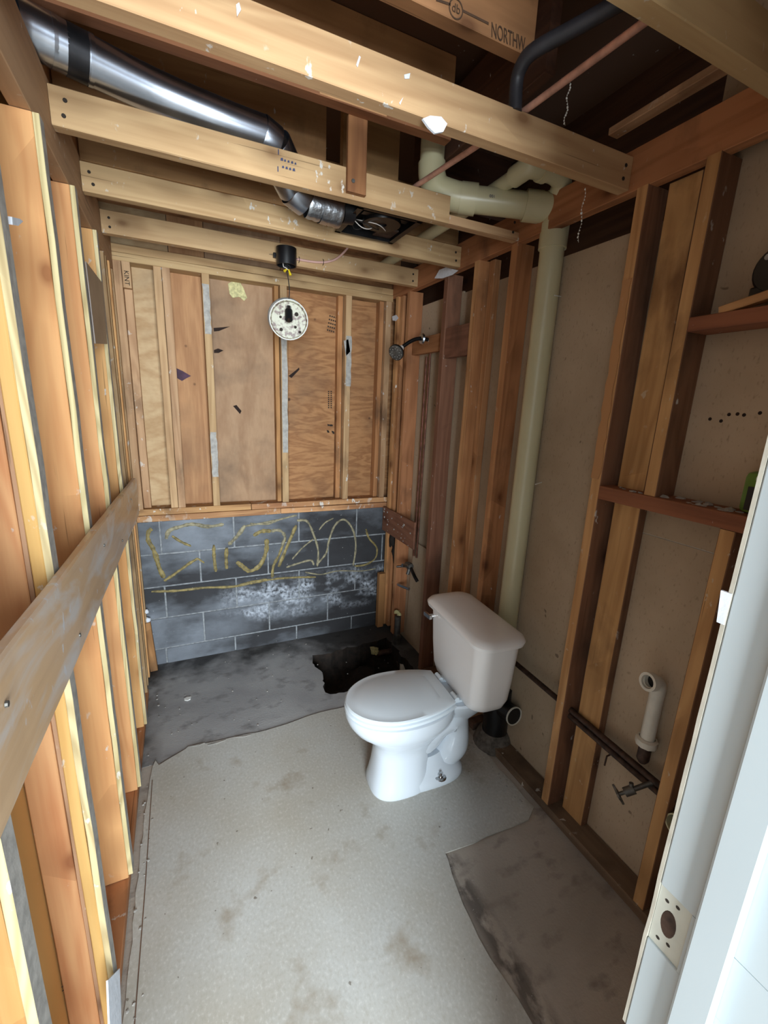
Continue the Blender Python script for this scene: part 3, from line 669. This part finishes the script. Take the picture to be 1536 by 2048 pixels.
loft('bowl', [(.0, (.50, .37, .632, .112, 2.8)), (.012, (.50, .37, .635, .115, 2.8)), (.04, (.50, .37, .628, .110, 2.6)), (.10, (.50, .37, .618, .100, 2.5)), (.17, (.50, .36, .612, .094, 2.4)), (.215, (.50, .34, .618, .098, 2.3)), (.25, (.50, .31, .640, .118, 2.2)), (.285, (.50, .28, .675, .142, 2.1)), (.315, (.50, .26, .712, .160, 2.1)), (.345, (.50, .25, .732, .169, 2.1)), (.375, (.50, .25, .742, .172, 2.1)), (.392, (.50, .25, .742, .172, 2.1)), (.397, (.50, .26, .734, .164, 2.1))], 'porcelain', to)
loft('base', [(.0, (.40, .195, .52, .106, 3.2)), (.012, (.40, .19, .52, .109, 3.2)), (.035, (.40, .195, .52, .106, 3.2)), (.052, (.40, .21, .52, .092, 3.0)), (.075, (.40, .25, .50, .072, 2.6)), (.12, (.40, .29, .48, .055, 2.3))], 'porcelain', to)
# trapway bulges behind the pedestal
P = smoothpath([tw(.47, 0, .22), tw(.38, 0, .19), tw(.31, 0, .245), tw(.255, 0, .275), tw(.225, 0, .21), tw(.235, 0, .13), tw(.27, 0, .06), tw(.28, 0, .01)], 5)
V, F = tubev(P, [.072+.008*math.sin(i*.55) for i in range(len(P))], 20); mk('trapway', V, F, 'porcelain', to, smooth=True)
loft('tank_deck', [(.27, (.21, .16, .31, .055, 2.4)), (.32, (.19, .12, .34, .085, 2.6)), (.365, (.18, .08, .36, .115, 2.8)), (.388, (.17, .06, .36, .125, 3)), (.398, (.17, .07, .36, .12, 3))], 'porcelain', to)
def seatline(n, ex, rear=.300, hw=.168, rw=.118):
    pts = []
    for i in range(n+1):                          # front egg from +side to -side
        a = PI/2 - PI*i/n; c, s = math.cos(a), math.sin(a); pts.append((.53+(.215+ex)*c, (hw+ex)*s))
    m = 8
    L = [(.53+(rear-ex-.53)*k/m, -((hw+ex)+(rw-hw)*(k/m)**2.2)) for k in range(1, m+1)]
    return pts+L+[(u, -v) for u, v in L[::-1]]
def flat(name, rings, mat, par=None):
    V, F = [], []; n = None
    for z, pts in rings: n = len(pts); V += [tw(u, v, z) for u, v in pts]
    m = len(rings)
    for i in range(m-1):
        for j in range(n):
            k = (j+1) % n; F.append((i*n+j, i*n+k, (i+1)*n+k, (i+1)*n+j))
    F.append(tuple(range(n-1, -1, -1))); F.append(tuple((m-1)*n+j for j in range(n)))
    return mk(name, V, F, mat, par or to, smooth=True, sharp=True)
ring_ = flat('seat_ring', [(.398, seatline(26, -.006)), (.401, seatline(26, 0)), (.412, seatline(26, 0)), (.416, seatline(26, -.005))], 'seat')
lid_ = flat('seat_lid', [(.4175, seatline(26, -.007)), (.420, seatline(26, -.003)), (.428, seatline(26, -.003)), (.4325, seatline(26, -.008)), (.4330, seatline(26, -.036, rear=.318)), (.4365, seatline(26, -.046, rear=.312))], 'seat')
for s in (-1, 1):
    h = tube('hinge', [tw(.285, s*.072-.022, .418), tw(.285, s*.072+.022, .418)], .011, 'seat', lid_, n=12); 
    bx = [tw(.262+a, s*.072+b, .399) for a, b in [(-.02, -.018), (.03, -.018), (.03, .018), (-.02, .018)]]
    slab('hinge_block', bx, (0, 0, 1), .012, 'seat', lid_)
# tank
def rrect(u0, u1, hw, r, n=7, bow=0.0):
    pts = []
    for (cu_, cv, a0) in [(u1-r, hw-r, 0), (u0+r, hw-r, PI/2), (u0+r, -hw+r, PI), (u1-r, -hw+r, 3*PI/2)]:
        for k in range(n+1):
            a = a0+PI/2*k/n; u = cu_+r*math.cos(a); v = cv+r*math.sin(a)
            pts.append((u+(bow*(1-(v/hw)**2) if u > (u0+u1)/2 else 0), v))
    return pts
tank_ = flat('tank', [(.385, rrect(.115, .225, .145, .05, bow=.012)), (.392, rrect(.10, .242, .165, .055, bow=.014)), (.41, rrect(.092, .254, .188, .055, bow=.014)), (.45, rrect(.088, .263, .205, .055, bow=.014)), (.55, rrect(.084, .270, .215, .055, bow=.014)), (.70, rrect(.080, .276, .225, .055, bow=.014)), (.716, rrect(.080, .276, .225, .055, bow=.014))], 'bone')
flat('tank_lid', [(.7165, rrect(.078, .284, .236, .055, bow=.014)), (.720, rrect(.072, .294, .246, .06, bow=.014)), (.735, rrect(.070, .297, .250, .06, bow=.014)), (.746, rrect(.074, .290, .243, .06, bow=.014)), (.753, rrect(.090, .268, .225, .055, bow=.012)), (.756, rrect(.13, .225, .18, .045, bow=.008))], 'bone')
lv = tube('flush_lever', [tw(.276, .175, .672), tw(.300, .178, .672)], .011, 'chrome', tank_)
V, F = boxv((0, 0, 0), (1, 1, 1)); V = [tw(.294+.012*x, .160+.062*y, .663+.018*z-.006*y) for x, y, z in V]; mk('lever_arm', V, F, 'chrome', tank_)
for s in (-1,):
    lathe('bolt_washer', [(0, .004), (.022, .003), (.026, 0)], tw(.335, s*.098, .044), (0, 0, 1), 'chrome', to, 14)
    lathe('floor_bolt', [(0, .022), (.006, .022), (.006, .012), (.012, .012), (.012, .003), (0, .003)], tw(.335, s*.098, .046), (0, 0, 1), 'chrome', to, 10)

# ================================================================== DUCT + FAN
du = empty('exhaust_duct', (.3, -1.07, 2.39), 'shiny round galvanised duct running above the pale joists', 'duct')
PD = smoothpath([(-.044, -1.206, 2.4445), (0.01, -1.184, 2.4435), (.235, -1.122, 2.432), (.43, -1.100, 2.421), (.545, -1.088, 2.419)], 4)
tube('duct_pipe', PD, .0525, 'galv', du, 28, False)
tube('crimped_joint', [PD[4]+Vector((.010, .0035, 0)), PD[4]+Vector((.018, .0065, 0))], .0540, 'galv', du, 28)
tube('dark_tape', [PD[5]+Vector((-.004, 0, 0)), PD[5]*.35+PD[6]*.65], .0538, 'duct_dark', du, 28)
tube('crimped_joint', [PD[5]*.32+PD[6]*.68, PD[5]*.16+PD[6]*.84], .0548, 'galv', du, 28)
E_ = [(.54, -1.088, 2.419), (.585, -1.074, 2.410), (.615, -1.045, 2.390), (.632, -1.010, 2.362), (.662, -.978, 2.336), (.712, -.960, 2.318), (.77, -.952, 2.312)]
for i in range(len(E_)-2):
    a, b = Vector(E_[i]), Vector(E_[i+1]); tube('elbow_gore', [a-(b-a)*.12, a-(b-a)*.06, b+(b-a)*.02], [.0535, .0550, .0525], 'galv', du, 28, False)
tube('flexible_end', [Vector((.72+.013*k, -.957+.0005*k, 2.316-.001*k)) for k in range(11)], [.049+(.003 if k % 2 else 0) for k in range(11)], 'foil', du, 24, False)
tube('foil_tape', [Vector((.772, -.955, 2.312)), Vector((.800, -.954, 2.310))], .0535, 'foil', du, 24, False)

fa = empty('fan_housing', (1.02, -.94, 2.30), 'open black exhaust fan housing fixed between two pale joists', 'fan housing')
x0, x1, y0, y1, z0, z1 = .895, 1.135, -1.055, -.785, 2.302, 2.363; t = .004
Vs, Fs = join([boxv((x0, y0, z1-t), (x1, y1, z1)), boxv((x0, y0, z0), (x0+t, y1, z1)), boxv((x1-t, y0, z0), (x1, y1, z1)), boxv((x0, y0, z0), (x1, y0+t, z1)), boxv((x0, y1-t, z0), (x1, y1, z1))])
mk('housing', Vs, Fs, 'blackmetal', fa)
Vs, Fs = join([boxv((x0-.012, y0-.002, z0-.002), (x1+.012, y0+.012, z0)), boxv((x0-.012, y1-.012, z0-.002), (x1+.012, y1+.002, z0)), boxv((x0-.012, y0, z0-.002), (x0+.01, y1, z0)), boxv((x1-.01, y0, z0-.002), (x1+.012, y1, z0))])
mk('rim_flange', Vs, Fs, 'blackmetal', fa)
lathe('blower_wheel', [(.02, 0), (.075, 0), (.078, .01), (.078, .05), (.06, .055), (.06, .012), (.02, .012)], (1.03, -.93, 2.308), (0, 0, 1), 'blackmetal', fa, 24, True)
box('motor', (1.0, -.965, 2.316), (1.065, -.90, 2.356), 'iron', fa, bev=.006)
box('motor_bracket', (.93, -.99, 2.318), (1.12, -.96, 2.324), 'blackmetal', fa)
box('wiring_cover', (1.045, -.89, 2.312), (1.125, -.80, 2.318), 'iron', fa)
tube('collar', [Vector((.854, -.953, 2.318)), Vector((.897, -.953, 2.322))], .044, 'black', fa, 20, False)
for k in range(4):
    tube('loose_wire', smoothpath([(.91, -.90+k*.02, 2.34), (.94+.02*k, -.86-.03*k, 2.30), (.98+.03*k, -.88, 2.31), (1.0, -.93, 2.34)], 5), .0018, 'wire_white' if k % 2 else 'wire_black', fa, 6)

# ================================================================== JUNCTION BOX, CABLE, LIGHT
jb = empty('junction_box', (.772, -.38, 2.256), 'round black plastic junction box nailed to a joist above the hanging lamp base', 'junction box')
bx_, by_ = .772, -.377
lathe('box_shell', [(.044, 0), (.0485, 0), (.0485, .078), (0, .080), (0, .076), (.044, .074)], (bx_, by_, 2.252), (0, 0, 1), 'black', jb, 28)
for s in (-1, 1):
    box('mounting_ear', (bx_+s*.047-.009, -.345, 2.29), (bx_+s*.047+.009, -.327, 2.312), 'black', jb, bev=.002)
    tube('mounting_nail', [(bx_+s*.058, -.352, 2.30), (bx_+s*.072, -.326, 2.305)], .002, 'galv', jb, 6)
ca = empty('electrical_cable', (.95, -.34, 2.30), 'pink plastic-sheathed cable stapled along a joist from the junction box', 'cable')
tube('cable_sheath', smoothpath([(.815, -.340, 2.302), (.87, -.333, 2.303), (.94, -.333, 2.306), (1.0, -.334, 2.318), (1.05, -.337, 2.345), (1.10, -.345, 2.40), (1.12, -.36, 2.46)], 6), .0055, 'cable', ca, 10)
for x, z in [(.845, 2.303), (.97, 2.311)]:
    tube('staple', [(x, -.328, z-.014), (x, -.341, z-.009), (x, -.341, z+.009), (x, -.328, z+.014)], .0015, 'wire_black', ca, 6)
lf = empty('hanging_lamp_base', (.776, -.39, 1.92), 'rusty round white lamp base hanging by a black wire from the junction box', 'lamp')
LC = Vector((.778, -.39, 2.005)); LN = (CAM-LC).normalized(); LN = (LN+Vector((0, 0, .12))).normalized()
pan_ = lathe('pan', [(.0, -.004), (.084, -.004), (.086, .012), (.092, .014), (.093, .010), (.090, -.006), (.088, -.030), (.07, -.034), (0, -.034)], LC, LN, 'pan', lf, 36)
lathe('pan_rim', [(.088, .010), (.091, .016), (.0945, .014), (.0945, .006), (.091, .004)], LC, LN, 'white', pan_, 36, True)
lathe('back_gasket', [(.089, -.034), (.095, -.030), (.096, -.020), (.091, -.012)], LC+Vector((-.008, 0, .010)), LN, 'mud', lf, 36)
su = (Vector((0, 0, 1))-LN*LN.z).normalized(); sr = su.cross(LN)
sc = LC+su*.024+LN*.004
tube('socket', [sc+LN*.002+su*.018, sc+LN*.034-su*.026], .0185, 'black', lf, 18); tube('socket_tip', [sc+LN*.034-su*.026, sc+LN*.040-su*.036], .008, 'iron', lf, 10)
tube('socket_clamp', [sc+su*.036+LN*.0, sc+su*.012+LN*.012], .013, 'galv', lf, 12)
for a, b, r in [(-.040, .012, .0065), (-.038, -.046, .0085), (.032, -.030, .007), (.054, -.052, .007), (.038, .030, .010)]:
    V, F = lathev([(0, .0008), (r, .0008), (r, 0)], LC+sr*a+su*b-LN*.0032, LN, 12); mk('screw_slot', V, F, 'ink', pan_)
wp = LC+su*.086-LN*.015
tube('black_wire', smoothpath([(.772, -.378, 2.262), (.79, -.385, 2.247), (.772, -.387, 2.232), (.778, -.388, 2.19), (.783, -.387, 2.14), wp], 6), .0022, 'wire_black', lf, 8)
tube('white_wire', smoothpath([(.752, -.384, 2.285), (.752, -.400, 2.243), (.762, -.40, 2.238), (.775, -.395, 2.232)], 6), .0018, 'wire_white', lf, 8)
for a, b in [((.772, -.392, 2.236), (.757, -.398, 2.222)), ((.779, -.392, 2.234), (.787, -.398, 2.208))]: tube('wire_nut', [a, b], [.003, .0065], 'yellow', lf, 10)

# ================================================================== SHOWER HEAD AND ARM
sh = empty('shower_fixture', (1.45, -.40, 1.93), 'dark shower head with grey face on a bent arm from the right studs', 'shower head')
A0, A1 = Vector((1.560, -.425, 1.985)), Vector((1.405, -.405, 1.928))
tube('shower_arm', smoothpath([A0+Vector((.012, 0, 0)), A0, Vector((1.50, -.419, 1.984)), Vector((1.45, -.412, 1.962)), A1], 6), .0105, 'blackmetal', sh, 14)
lathe('flange', [(.011, 0), (.030, 0), (.026, .010), (.012, .014)], (1.527, -.423, 1.985), (-1, 0, 0), 'galv', sh, 20)
dirn = Vector((-.62, -.42, -.42)).normalized()
lathe('swivel_nut', [(.010, 0), (.015, .002), (.015, .018), (.009, .020)], A1-dirn*.004, dirn, 'wire_white', sh, 14)
lathe('head_shell', [(.010, .012), (.016, .020), (.020, .032), (.038, .046), (.0445, .056), (.0445, .066), (.040, .068)], A1, dirn, 'blackmetal', sh, 26)
face_ = lathe('spray_face', [(.0, .0715), (.015, .0710), (.016, .0690), (.030, .0690), (.031, .0705), (.041, .069), (.0425, .066)], A1, dirn, 'galv_dull', sh, 26)
fu = dirn.orthogonal().normalized(); fv = dirn.cross(fu)
for k in range(18):
    a = k*PI/9; r = .036 if k % 2 else .023
    V, F = lathev([(0, .003), (.0018, .002), (.002, 0)], A1+dirn*.069+(fu*math.cos(a)+fv*math.sin(a))*r, dirn, 6); mk('nozzle', V, F, 'mud', face_)
ri = empty('shower_riser', (1.59, -.39, .6), 'pair of thin copper pipes rising beside a right wall stud to the shower arm', 'pipe')
tube('riser_pipe', [(1.594, -.405, 1.985), (1.594, -.395, .66)], .0065, 'copper_dark', ri, 12)
tube('riser_pipe', [(1.594, -.365, 1.90), (1.594, -.360, .66)], .0065, 'copper_dark', ri, 12)
lathe('drop_ear_elbow', [(0, -.016), (.015, -.014), (.016, .016), (.011, .020)], (1.594, -.412, 1.985), (-1, 0, 0), 'copper', ri, 14)

# tub valve and drain in the corner
va = empty('tub_valve', (1.50, -.40, .55), 'corroded tub valve body with dark stems between the corner studs', 'valve')
lathe('valve_body', [(0, 0), (.022, .002), (.024, .04), (.018, .06), (0, .062)], (1.545, -.36, .605), (0, -1, .12), 'galv_dull', va, 14)
tube('valve_outlet', [(1.545, -.40, .61), (1.49, -.40, .62)], .013, 'chrome', va, 12); tube('valve_outlet', [(1.545, -.375, .605), (1.47, -.36, .60)], [.013, .007], 'chrome', va, 12)
tube('valve_stem', [(1.545, -.42, .60), (1.53, -.50, .575), (1.54, -.52, .55)], .011, 'blackmetal', va, 12); tube('valve_outlet', [(1.545, -.40, .60), (1.53, -.405, .555)], .012, 'galv_dull', va, 12)
tube('supply_stub', [(1.56, -.15, .395), (1.545, -.30, .43), (1.56, -.38, .44)], .011, 'galv', va, 12)
dr = empty('tub_drain_pipe', (1.51, -.30, -.1), 'dark tub drain pipe with crumbled yellow plug standing in the floor hole', 'pipe')
tube('standpipe', [(1.535, -.295, -.16), (1.535, -.295, .205)], .021, 'galv_dull', dr, 16); tube('coupling', [(1.535, -.295, -.005), (1.535, -.295, .06)], .027, 'galv_dull', dr, 16)
tube('waste_arm', [(1.525, -.295, -.06), (1.395, -.275, -.065)], .021, 'iron', dr, 16); tube('slip_nut', [(1.505, -.470, -.10), (1.51, -.455, -.06)], .024, 'pvc_white', dr, 16); tube('trap', smoothpath([(1.535, -.30, -.09), (1.52, -.38, -.11), (1.505, -.47, -.10), (1.50, -.53, -.13)], 4), .022, 'iron', dr, 14)
V, F = join([blob((1.530+.01*math.cos(k*1.9), -.297+.012*math.sin(k*1.9), .222+.010*(k % 3)), .017, (1, 1, .8), 40+k, 1) for k in range(6)]); mk('crumbled_plug', V, F, 'foam', dr)
yf = empty('yellow_rag', (1.375, -.27, -.07), 'crumpled yellow-green rag stuffed in the pipe end in the floor hole', 'rag')
V, F = join([blob((1.378+.014*math.cos(k*1.7), -.272+.014*math.sin(k*1.7), -.048+.010*(k % 3)), .019, (1, 1, .9), 60+k, 1) for k in range(7)]); mk('crumpled_cloth', V, F, 'foam', yf)

# ================================================================== PVC DRAIN LINE
pv = empty('drain_stack', (1.575, -1.30, .0), 'thick cream plastic drain stack running down the right wall behind the toilet tank', 'pipe')
S0 = Vector((1.578, -1.302, 0))
tube('vertical_pipe', [S0+Vector((0, 0, .30)), S0+Vector((0, 0, 2.25))], .0445, 'pvc', pv, 32)
tube('coupling', [S0+Vector((0, 0, 2.215)), S0+Vector((0, 0, 2.30))], .0515, 'pvc', pv, 32); tube('tee_body', [S0+Vector((0, 0, 2.29)), S0+Vector((0, 0, 2.40))], .050, 'pvc', pv, 32)
HP0, HP1 = Vector((1.262, -1.135, 2.378)), Vector((1.545, -1.285, 2.352)); hd = (HP1-HP0).normalized()
tube('horizontal_pipe', [HP0, HP1], .0445, 'pvc', pv, 32)
tube('coupling', [HP0-hd*.005, HP0+hd*.055], .0525, 'pvc', pv, 32); tube('coupling', [HP1-hd*.085, HP1-hd*.025], .0525, 'pvc', pv, 32); tube('tee_arm', [HP1-hd*.03, HP1+hd*.045], .050, 'pvc', pv, 32)
tube('elbow', smoothpath([HP0+hd*.01, HP0-hd*.035+Vector((0, 0, .004)), Vector((1.182, -1.092, 2.405)), Vector((1.162, -1.082, 2.445)), Vector((1.158, -1.08, 2.49))], 6), .0500, 'pvc', pv, 28)
tube('riser', [Vector((1.158, -1.08, 2.48)), Vector((1.158, -1.08, 2.73))], .0445, 'pvc', pv, 28)
text('lettering', '001', .014, HP0+hd*.11+Vector((-.0235, -.0405, -.002)), hd, (0, .12, 1), 'inkblue', pv)
tube('black_coupling', [S0+Vector((0, -.0, .055)), S0+Vector((0, 0, .31))], .060, 'black', pv, 28); tube('side_inlet', [S0+Vector((0, -.02, .22)), S0+Vector((.0, -.115, .235))], .042, 'black', pv, 22)
lathe('inlet_ring', [(.040, 0), (.045, 0), (.045, .006), (.040, .006)], S0+Vector((0, -.114, .235)), (0, -1, .1), 'pvc_white', pv, 22, True)
lathe('concrete_collar', [(.062, .075), (.078, .060), (.092, .03), (.10, 0), (.06, 0)], S0, (0, 0, 1), 'concollar', pv, 20)
sp = pv
tube('vent_elbow', smoothpath([(1.553, -1.325, 2.385), (1.545, -1.345, 2.415), (1.50, -1.352, 2.428), (1.455, -1.352, 2.428)], 5), .034, 'pvc', sp, 20)
tube('elbow_hub', [(1.46, -1.352, 2.428), (1.435, -1.352, 2.428)], .040, 'pvc', sp, 20); tube('vent_elbow', smoothpath([(1.44, -1.352, 2.428), (1.395, -1.345, 2.425), (1.385, -1.31, 2.42), (1.384, -1.28, 2.418)], 5), .034, 'pvc', sp, 20)
tube('long_pipe', [(1.384, -1.30, 2.418), (1.384, -.15, 2.40)], .026, 'pvc', sp, 18)
cp = tube('water_pipe', [(1.172, -2.45, 2.376), (1.14, -1.936, 2.375), (1.107, -1.434, 2.375), (1.068, -1.147, 2.375), (1.03, -.70, 2.376)], .0085, 'copper', None, 12)
tag(cp, 'long straight copper pipe running between the pale joists and the upper floor', 'pipe')
ap = tube('old_drain_pipe', smoothpath([px(1300, -30, 'Z', 2.50), px(1160, 50, 'Z', 2.48), px(1070, 100, 'Z', 2.465), px(1044, 130, 'Z', 2.45), px(1033, 165, 'Z', 2.425), px(1030, 225, 'Z', 2.36)], 4), .017, 'abs', None, 16)
tag(ap, 'dark grey drain pipe bending down past the end of the lettered joist', 'pipe')

# ================================================================== SINK PLUMBING
su_ = empty('supply_pipes', (1.575, -1.8, .45), 'pair of brown water pipes passing through notched studs under the block shelf', 'pipe')
tube('upper_pipe', [(1.570, -1.38, .500), (1.570, -2.20, .468)], .011, 'iron', su_, 14); tube('lower_pipe', [(1.570, -1.66, .463), (1.570, -2.20, .441)], .011, 'iron', su_, 14)
tr_ = empty('sink_drain', (1.575, -2.0, .5), 'white plastic sink drain elbow with slip nut sticking out of the tan board', 'pipe')
tube('tailpipe', [(1.578, -2.003, .585), (1.578, -2.003, .765)], .0215, 'pvc_white', tr_, 20)
pipe('elbow', smoothpath([(1.578, -2.003, .755), (1.577, -2.003, .785), (1.562, -2.002, .803), (1.535, -1.998, .812)], 5), .0225, .003, 'pvc_white', tr_, 20)
od = Vector((-1, .12, .15)).normalized(); pipe('inlet_collar', [Vector((1.545, -2.0, .808)), Vector((1.545, -2.0, .808)) + od*.022], .029, .008, 'pvc_white', tr_, 20)
lathe('dark_bore', [(0, 0), (.0205, 0)], Vector((1.55, -2.0, .807)), od, 'black', tr_, 18)
lathe('slip_nut', [(.021, 0), (.033, 0), (.033, .020), (.024, .026)], (1.578, -2.003, .568), (0, 0, 1), 'pvc_white', tr_, 10)
lathe('brass_nipple', [(0, 0), (.012, 0), (.019, .012), (.019, .06), (.015, .07)], (1.578, -2.003, .498), (0, 0, 1), 'iron', tr_, 14)
st = empty('shutoff_valve', (1.50, -2.02, .40), 'small grey shutoff valve with splayed handle on a stub from the brown pipes', 'valve')
q0, q1, q2 = Vector((1.572, -2.055, .468)), Vector((1.515, -2.025, .430)), Vector((1.487, -2.005, .405)); vd = (q2-q1).normalized()
tube('stub', [q0, q1], .008, 'galv_dull', st, 12); tube('valve_body', [q1-vd*.008, q1+vd*.024], .0145, 'galv_dull', st, 14); tube('stem', [q1+vd*.02, q2+vd*.004], .006, 'galv_dull', st, 10)
tube('side_port', [q1, q1+Vector((0, .006, .022))], .007, 'galv_dull', st, 10)
hu = vd.orthogonal().normalized(); hv = vd.cross(hu); hp = [q2+(hu*math.cos(a)*(.027+.004*math.cos(4*a))+hv*math.sin(a)*(.019+.003*math.cos(4*a))) for a in [2*PI*k/28 for k in range(28)]]
slab('handle', hp, vd, .006, 'galv_dull', st)
ps = empty('pipe_stub', (1.58, -2.13, .30), 'open cream pipe end poking out beside the white door frame', 'pipe')
e0 = px(1352, 1652, 'X', 1.535); ed = Vector((1, -.02, -.12)).normalized(); pipe('pipe_end', [e0, e0+ed*.085], .033, .004, 'pvc', ps, 22); lathe('dark_bore', [(0, 0), (.0295, 0)], e0+ed*.03, ed, 'black', ps, 18)
fl = tube('bent_nail', [(1.60, -1.885, .42), (1.575, -1.885, .418), (1.572, -1.885, .38)], .003, 'iron', None, 8); tag(fl, 'bent rusty nail hooked below the brown water pipes', 'nail')

# ================================================================== THINGS ON THE BLOCK SHELVES
gb = empty('green_bottle', (1.58, -2.165, 1.38), 'green plastic bottle with black label standing on the red-brown block shelf', 'bottle')
body_ = box('bottle_body', (1.555, -2.235, 1.3815), (1.612, -2.105, 1.490), 'green', gb, bev=.016, smooth=True)
box('bottle_shoulder', (1.562, -2.225, 1.488), (1.606, -2.128, 1.512), 'green', gb, bev=.010, smooth=True)
lathe('bottle_neck', [(.014, 0), (.014, .03), (0, .031)], (1.584, -2.18, 1.508), (0, 0, 1), 'white', gb, 16)
slab('label', [(1.5545, y, z) for y, z in [(-2.225, 1.392), (-2.122, 1.392), (-2.122, 1.452), (-2.225, 1.452)]], (-1, 0, 0), .001, 'label', body_)
lathe('white_ring', [(.013, 0), (.016, 0), (.016, .001), (.013, .001)], (1.5548, -2.150, 1.474), (-1, 0, 0), 'white', body_, 20, True)
for k in range(4): slab('label_line', [(1.5533, y, z) for y, z in [(-2.160, 1.440-k*.009), (-2.138, 1.440-k*.009), (-2.138, 1.4435-k*.009), (-2.160, 1.4435-k*.009)]], (-1, 0, 0), .0005, 'mud', body_)
slab('label_patch', [(1.5533, y, z) for y, z in [(-2.160, 1.396), (-2.142, 1.396), (-2.142, 1.414), (-2.155, 1.416)]], (-1, 0, 0), .0005, 'white', body_)
tm = empty('tape_measure', (1.58, -2.06, 1.90), 'round black tape measure lying on the upper block shelf by the door frame', 'tape measure')
lathe('case', [(0, -.02), (.050, -.02), (.056, -.014), (.056, .014), (.050, .02), (0, .02)], (1.58, -2.072, 1.968), (-1, 0, 0), 'black', tm, 30)
box('case_foot', (1.561, -2.125, 1.906), (1.599, -2.019, 1.935), 'black', tm, bev=.004)
lathe('face_ring', [(.018, 0), (.022, 0), (.022, .0012), (.018, .0012)], (1.5598, -2.086, 1.972), (-1, 0, 0), 'mud', tm, 20, True)
lathe('highlight_disc', [(0, .0012), (.007, .001), (.007, 0)], (1.5598, -2.045, 1.998), (-1, 0, 0), 'mud', tm, 14)

# ================================================================== LOOSE BITS
V, F = join([blob((random.uniform(.05, 1.45), random.uniform(-.78, -.06), .0), random.uniform(.0015, .0045), (1, 1.2, .5), 300+k, 1) for k in range(46)] +
            [blob((random.uniform(.02, .06), random.uniform(-2.2, -.3), .003), random.uniform(.002, .006), (1, 1, .5), 400+k, 1) for k in range(40)] +
            [blob((random.uniform(1.44, 1.50), random.uniform(-1.66, -.85), .004), random.uniform(.002, .006), (1, 1, .5), 500+k, 1) for k in range(40)])
o = mk('plaster_crumbs', V, F, 'mud'); tag(o, 'tiny plaster crumbs scattered along the floor edges', 'debris', kind='stuff')
pc = slab('plaster_flake', [px(u, v, 'Z', -.001) for u, v in [(368, 1398), (374, 1395), (382, 1394), (381, 1399), (375, 1402), (369, 1401)]], (0, 0, 1), .004, 'white'); tag(pc, 'single white plaster flake lying on the dark stained slab', 'debris')
# dusty cobweb strands with specks hanging from the ceiling frame
for (x, y, zt, zb, lab) in [(1.40, -1.60, 2.272, 2.125, 'dusty cobweb strand with white specks hanging from the joist by the drain stack'), (1.235, -1.66, 2.46, 2.36, 'thin cobweb strand hanging beside the copper pipe')]:
    cw = empty('cobweb_strand', (x, y, zb), lab, 'cobweb')
    tube('strand', [(x+.004*math.sin(i*1.3), y, zt+(zb-zt)*i/10) for i in range(11)], .0006, 'cobweb', cw, 5)
    V, F = join([blob((x+.004*math.sin(i*.8), y, zt+(zb-zt)*(i+.5)/16), random.uniform(.001, .0032), (1, 1, 1.3), 700+i, 1) for i in range(16)]); mk('dust_speck', V, F, 'white', cw)
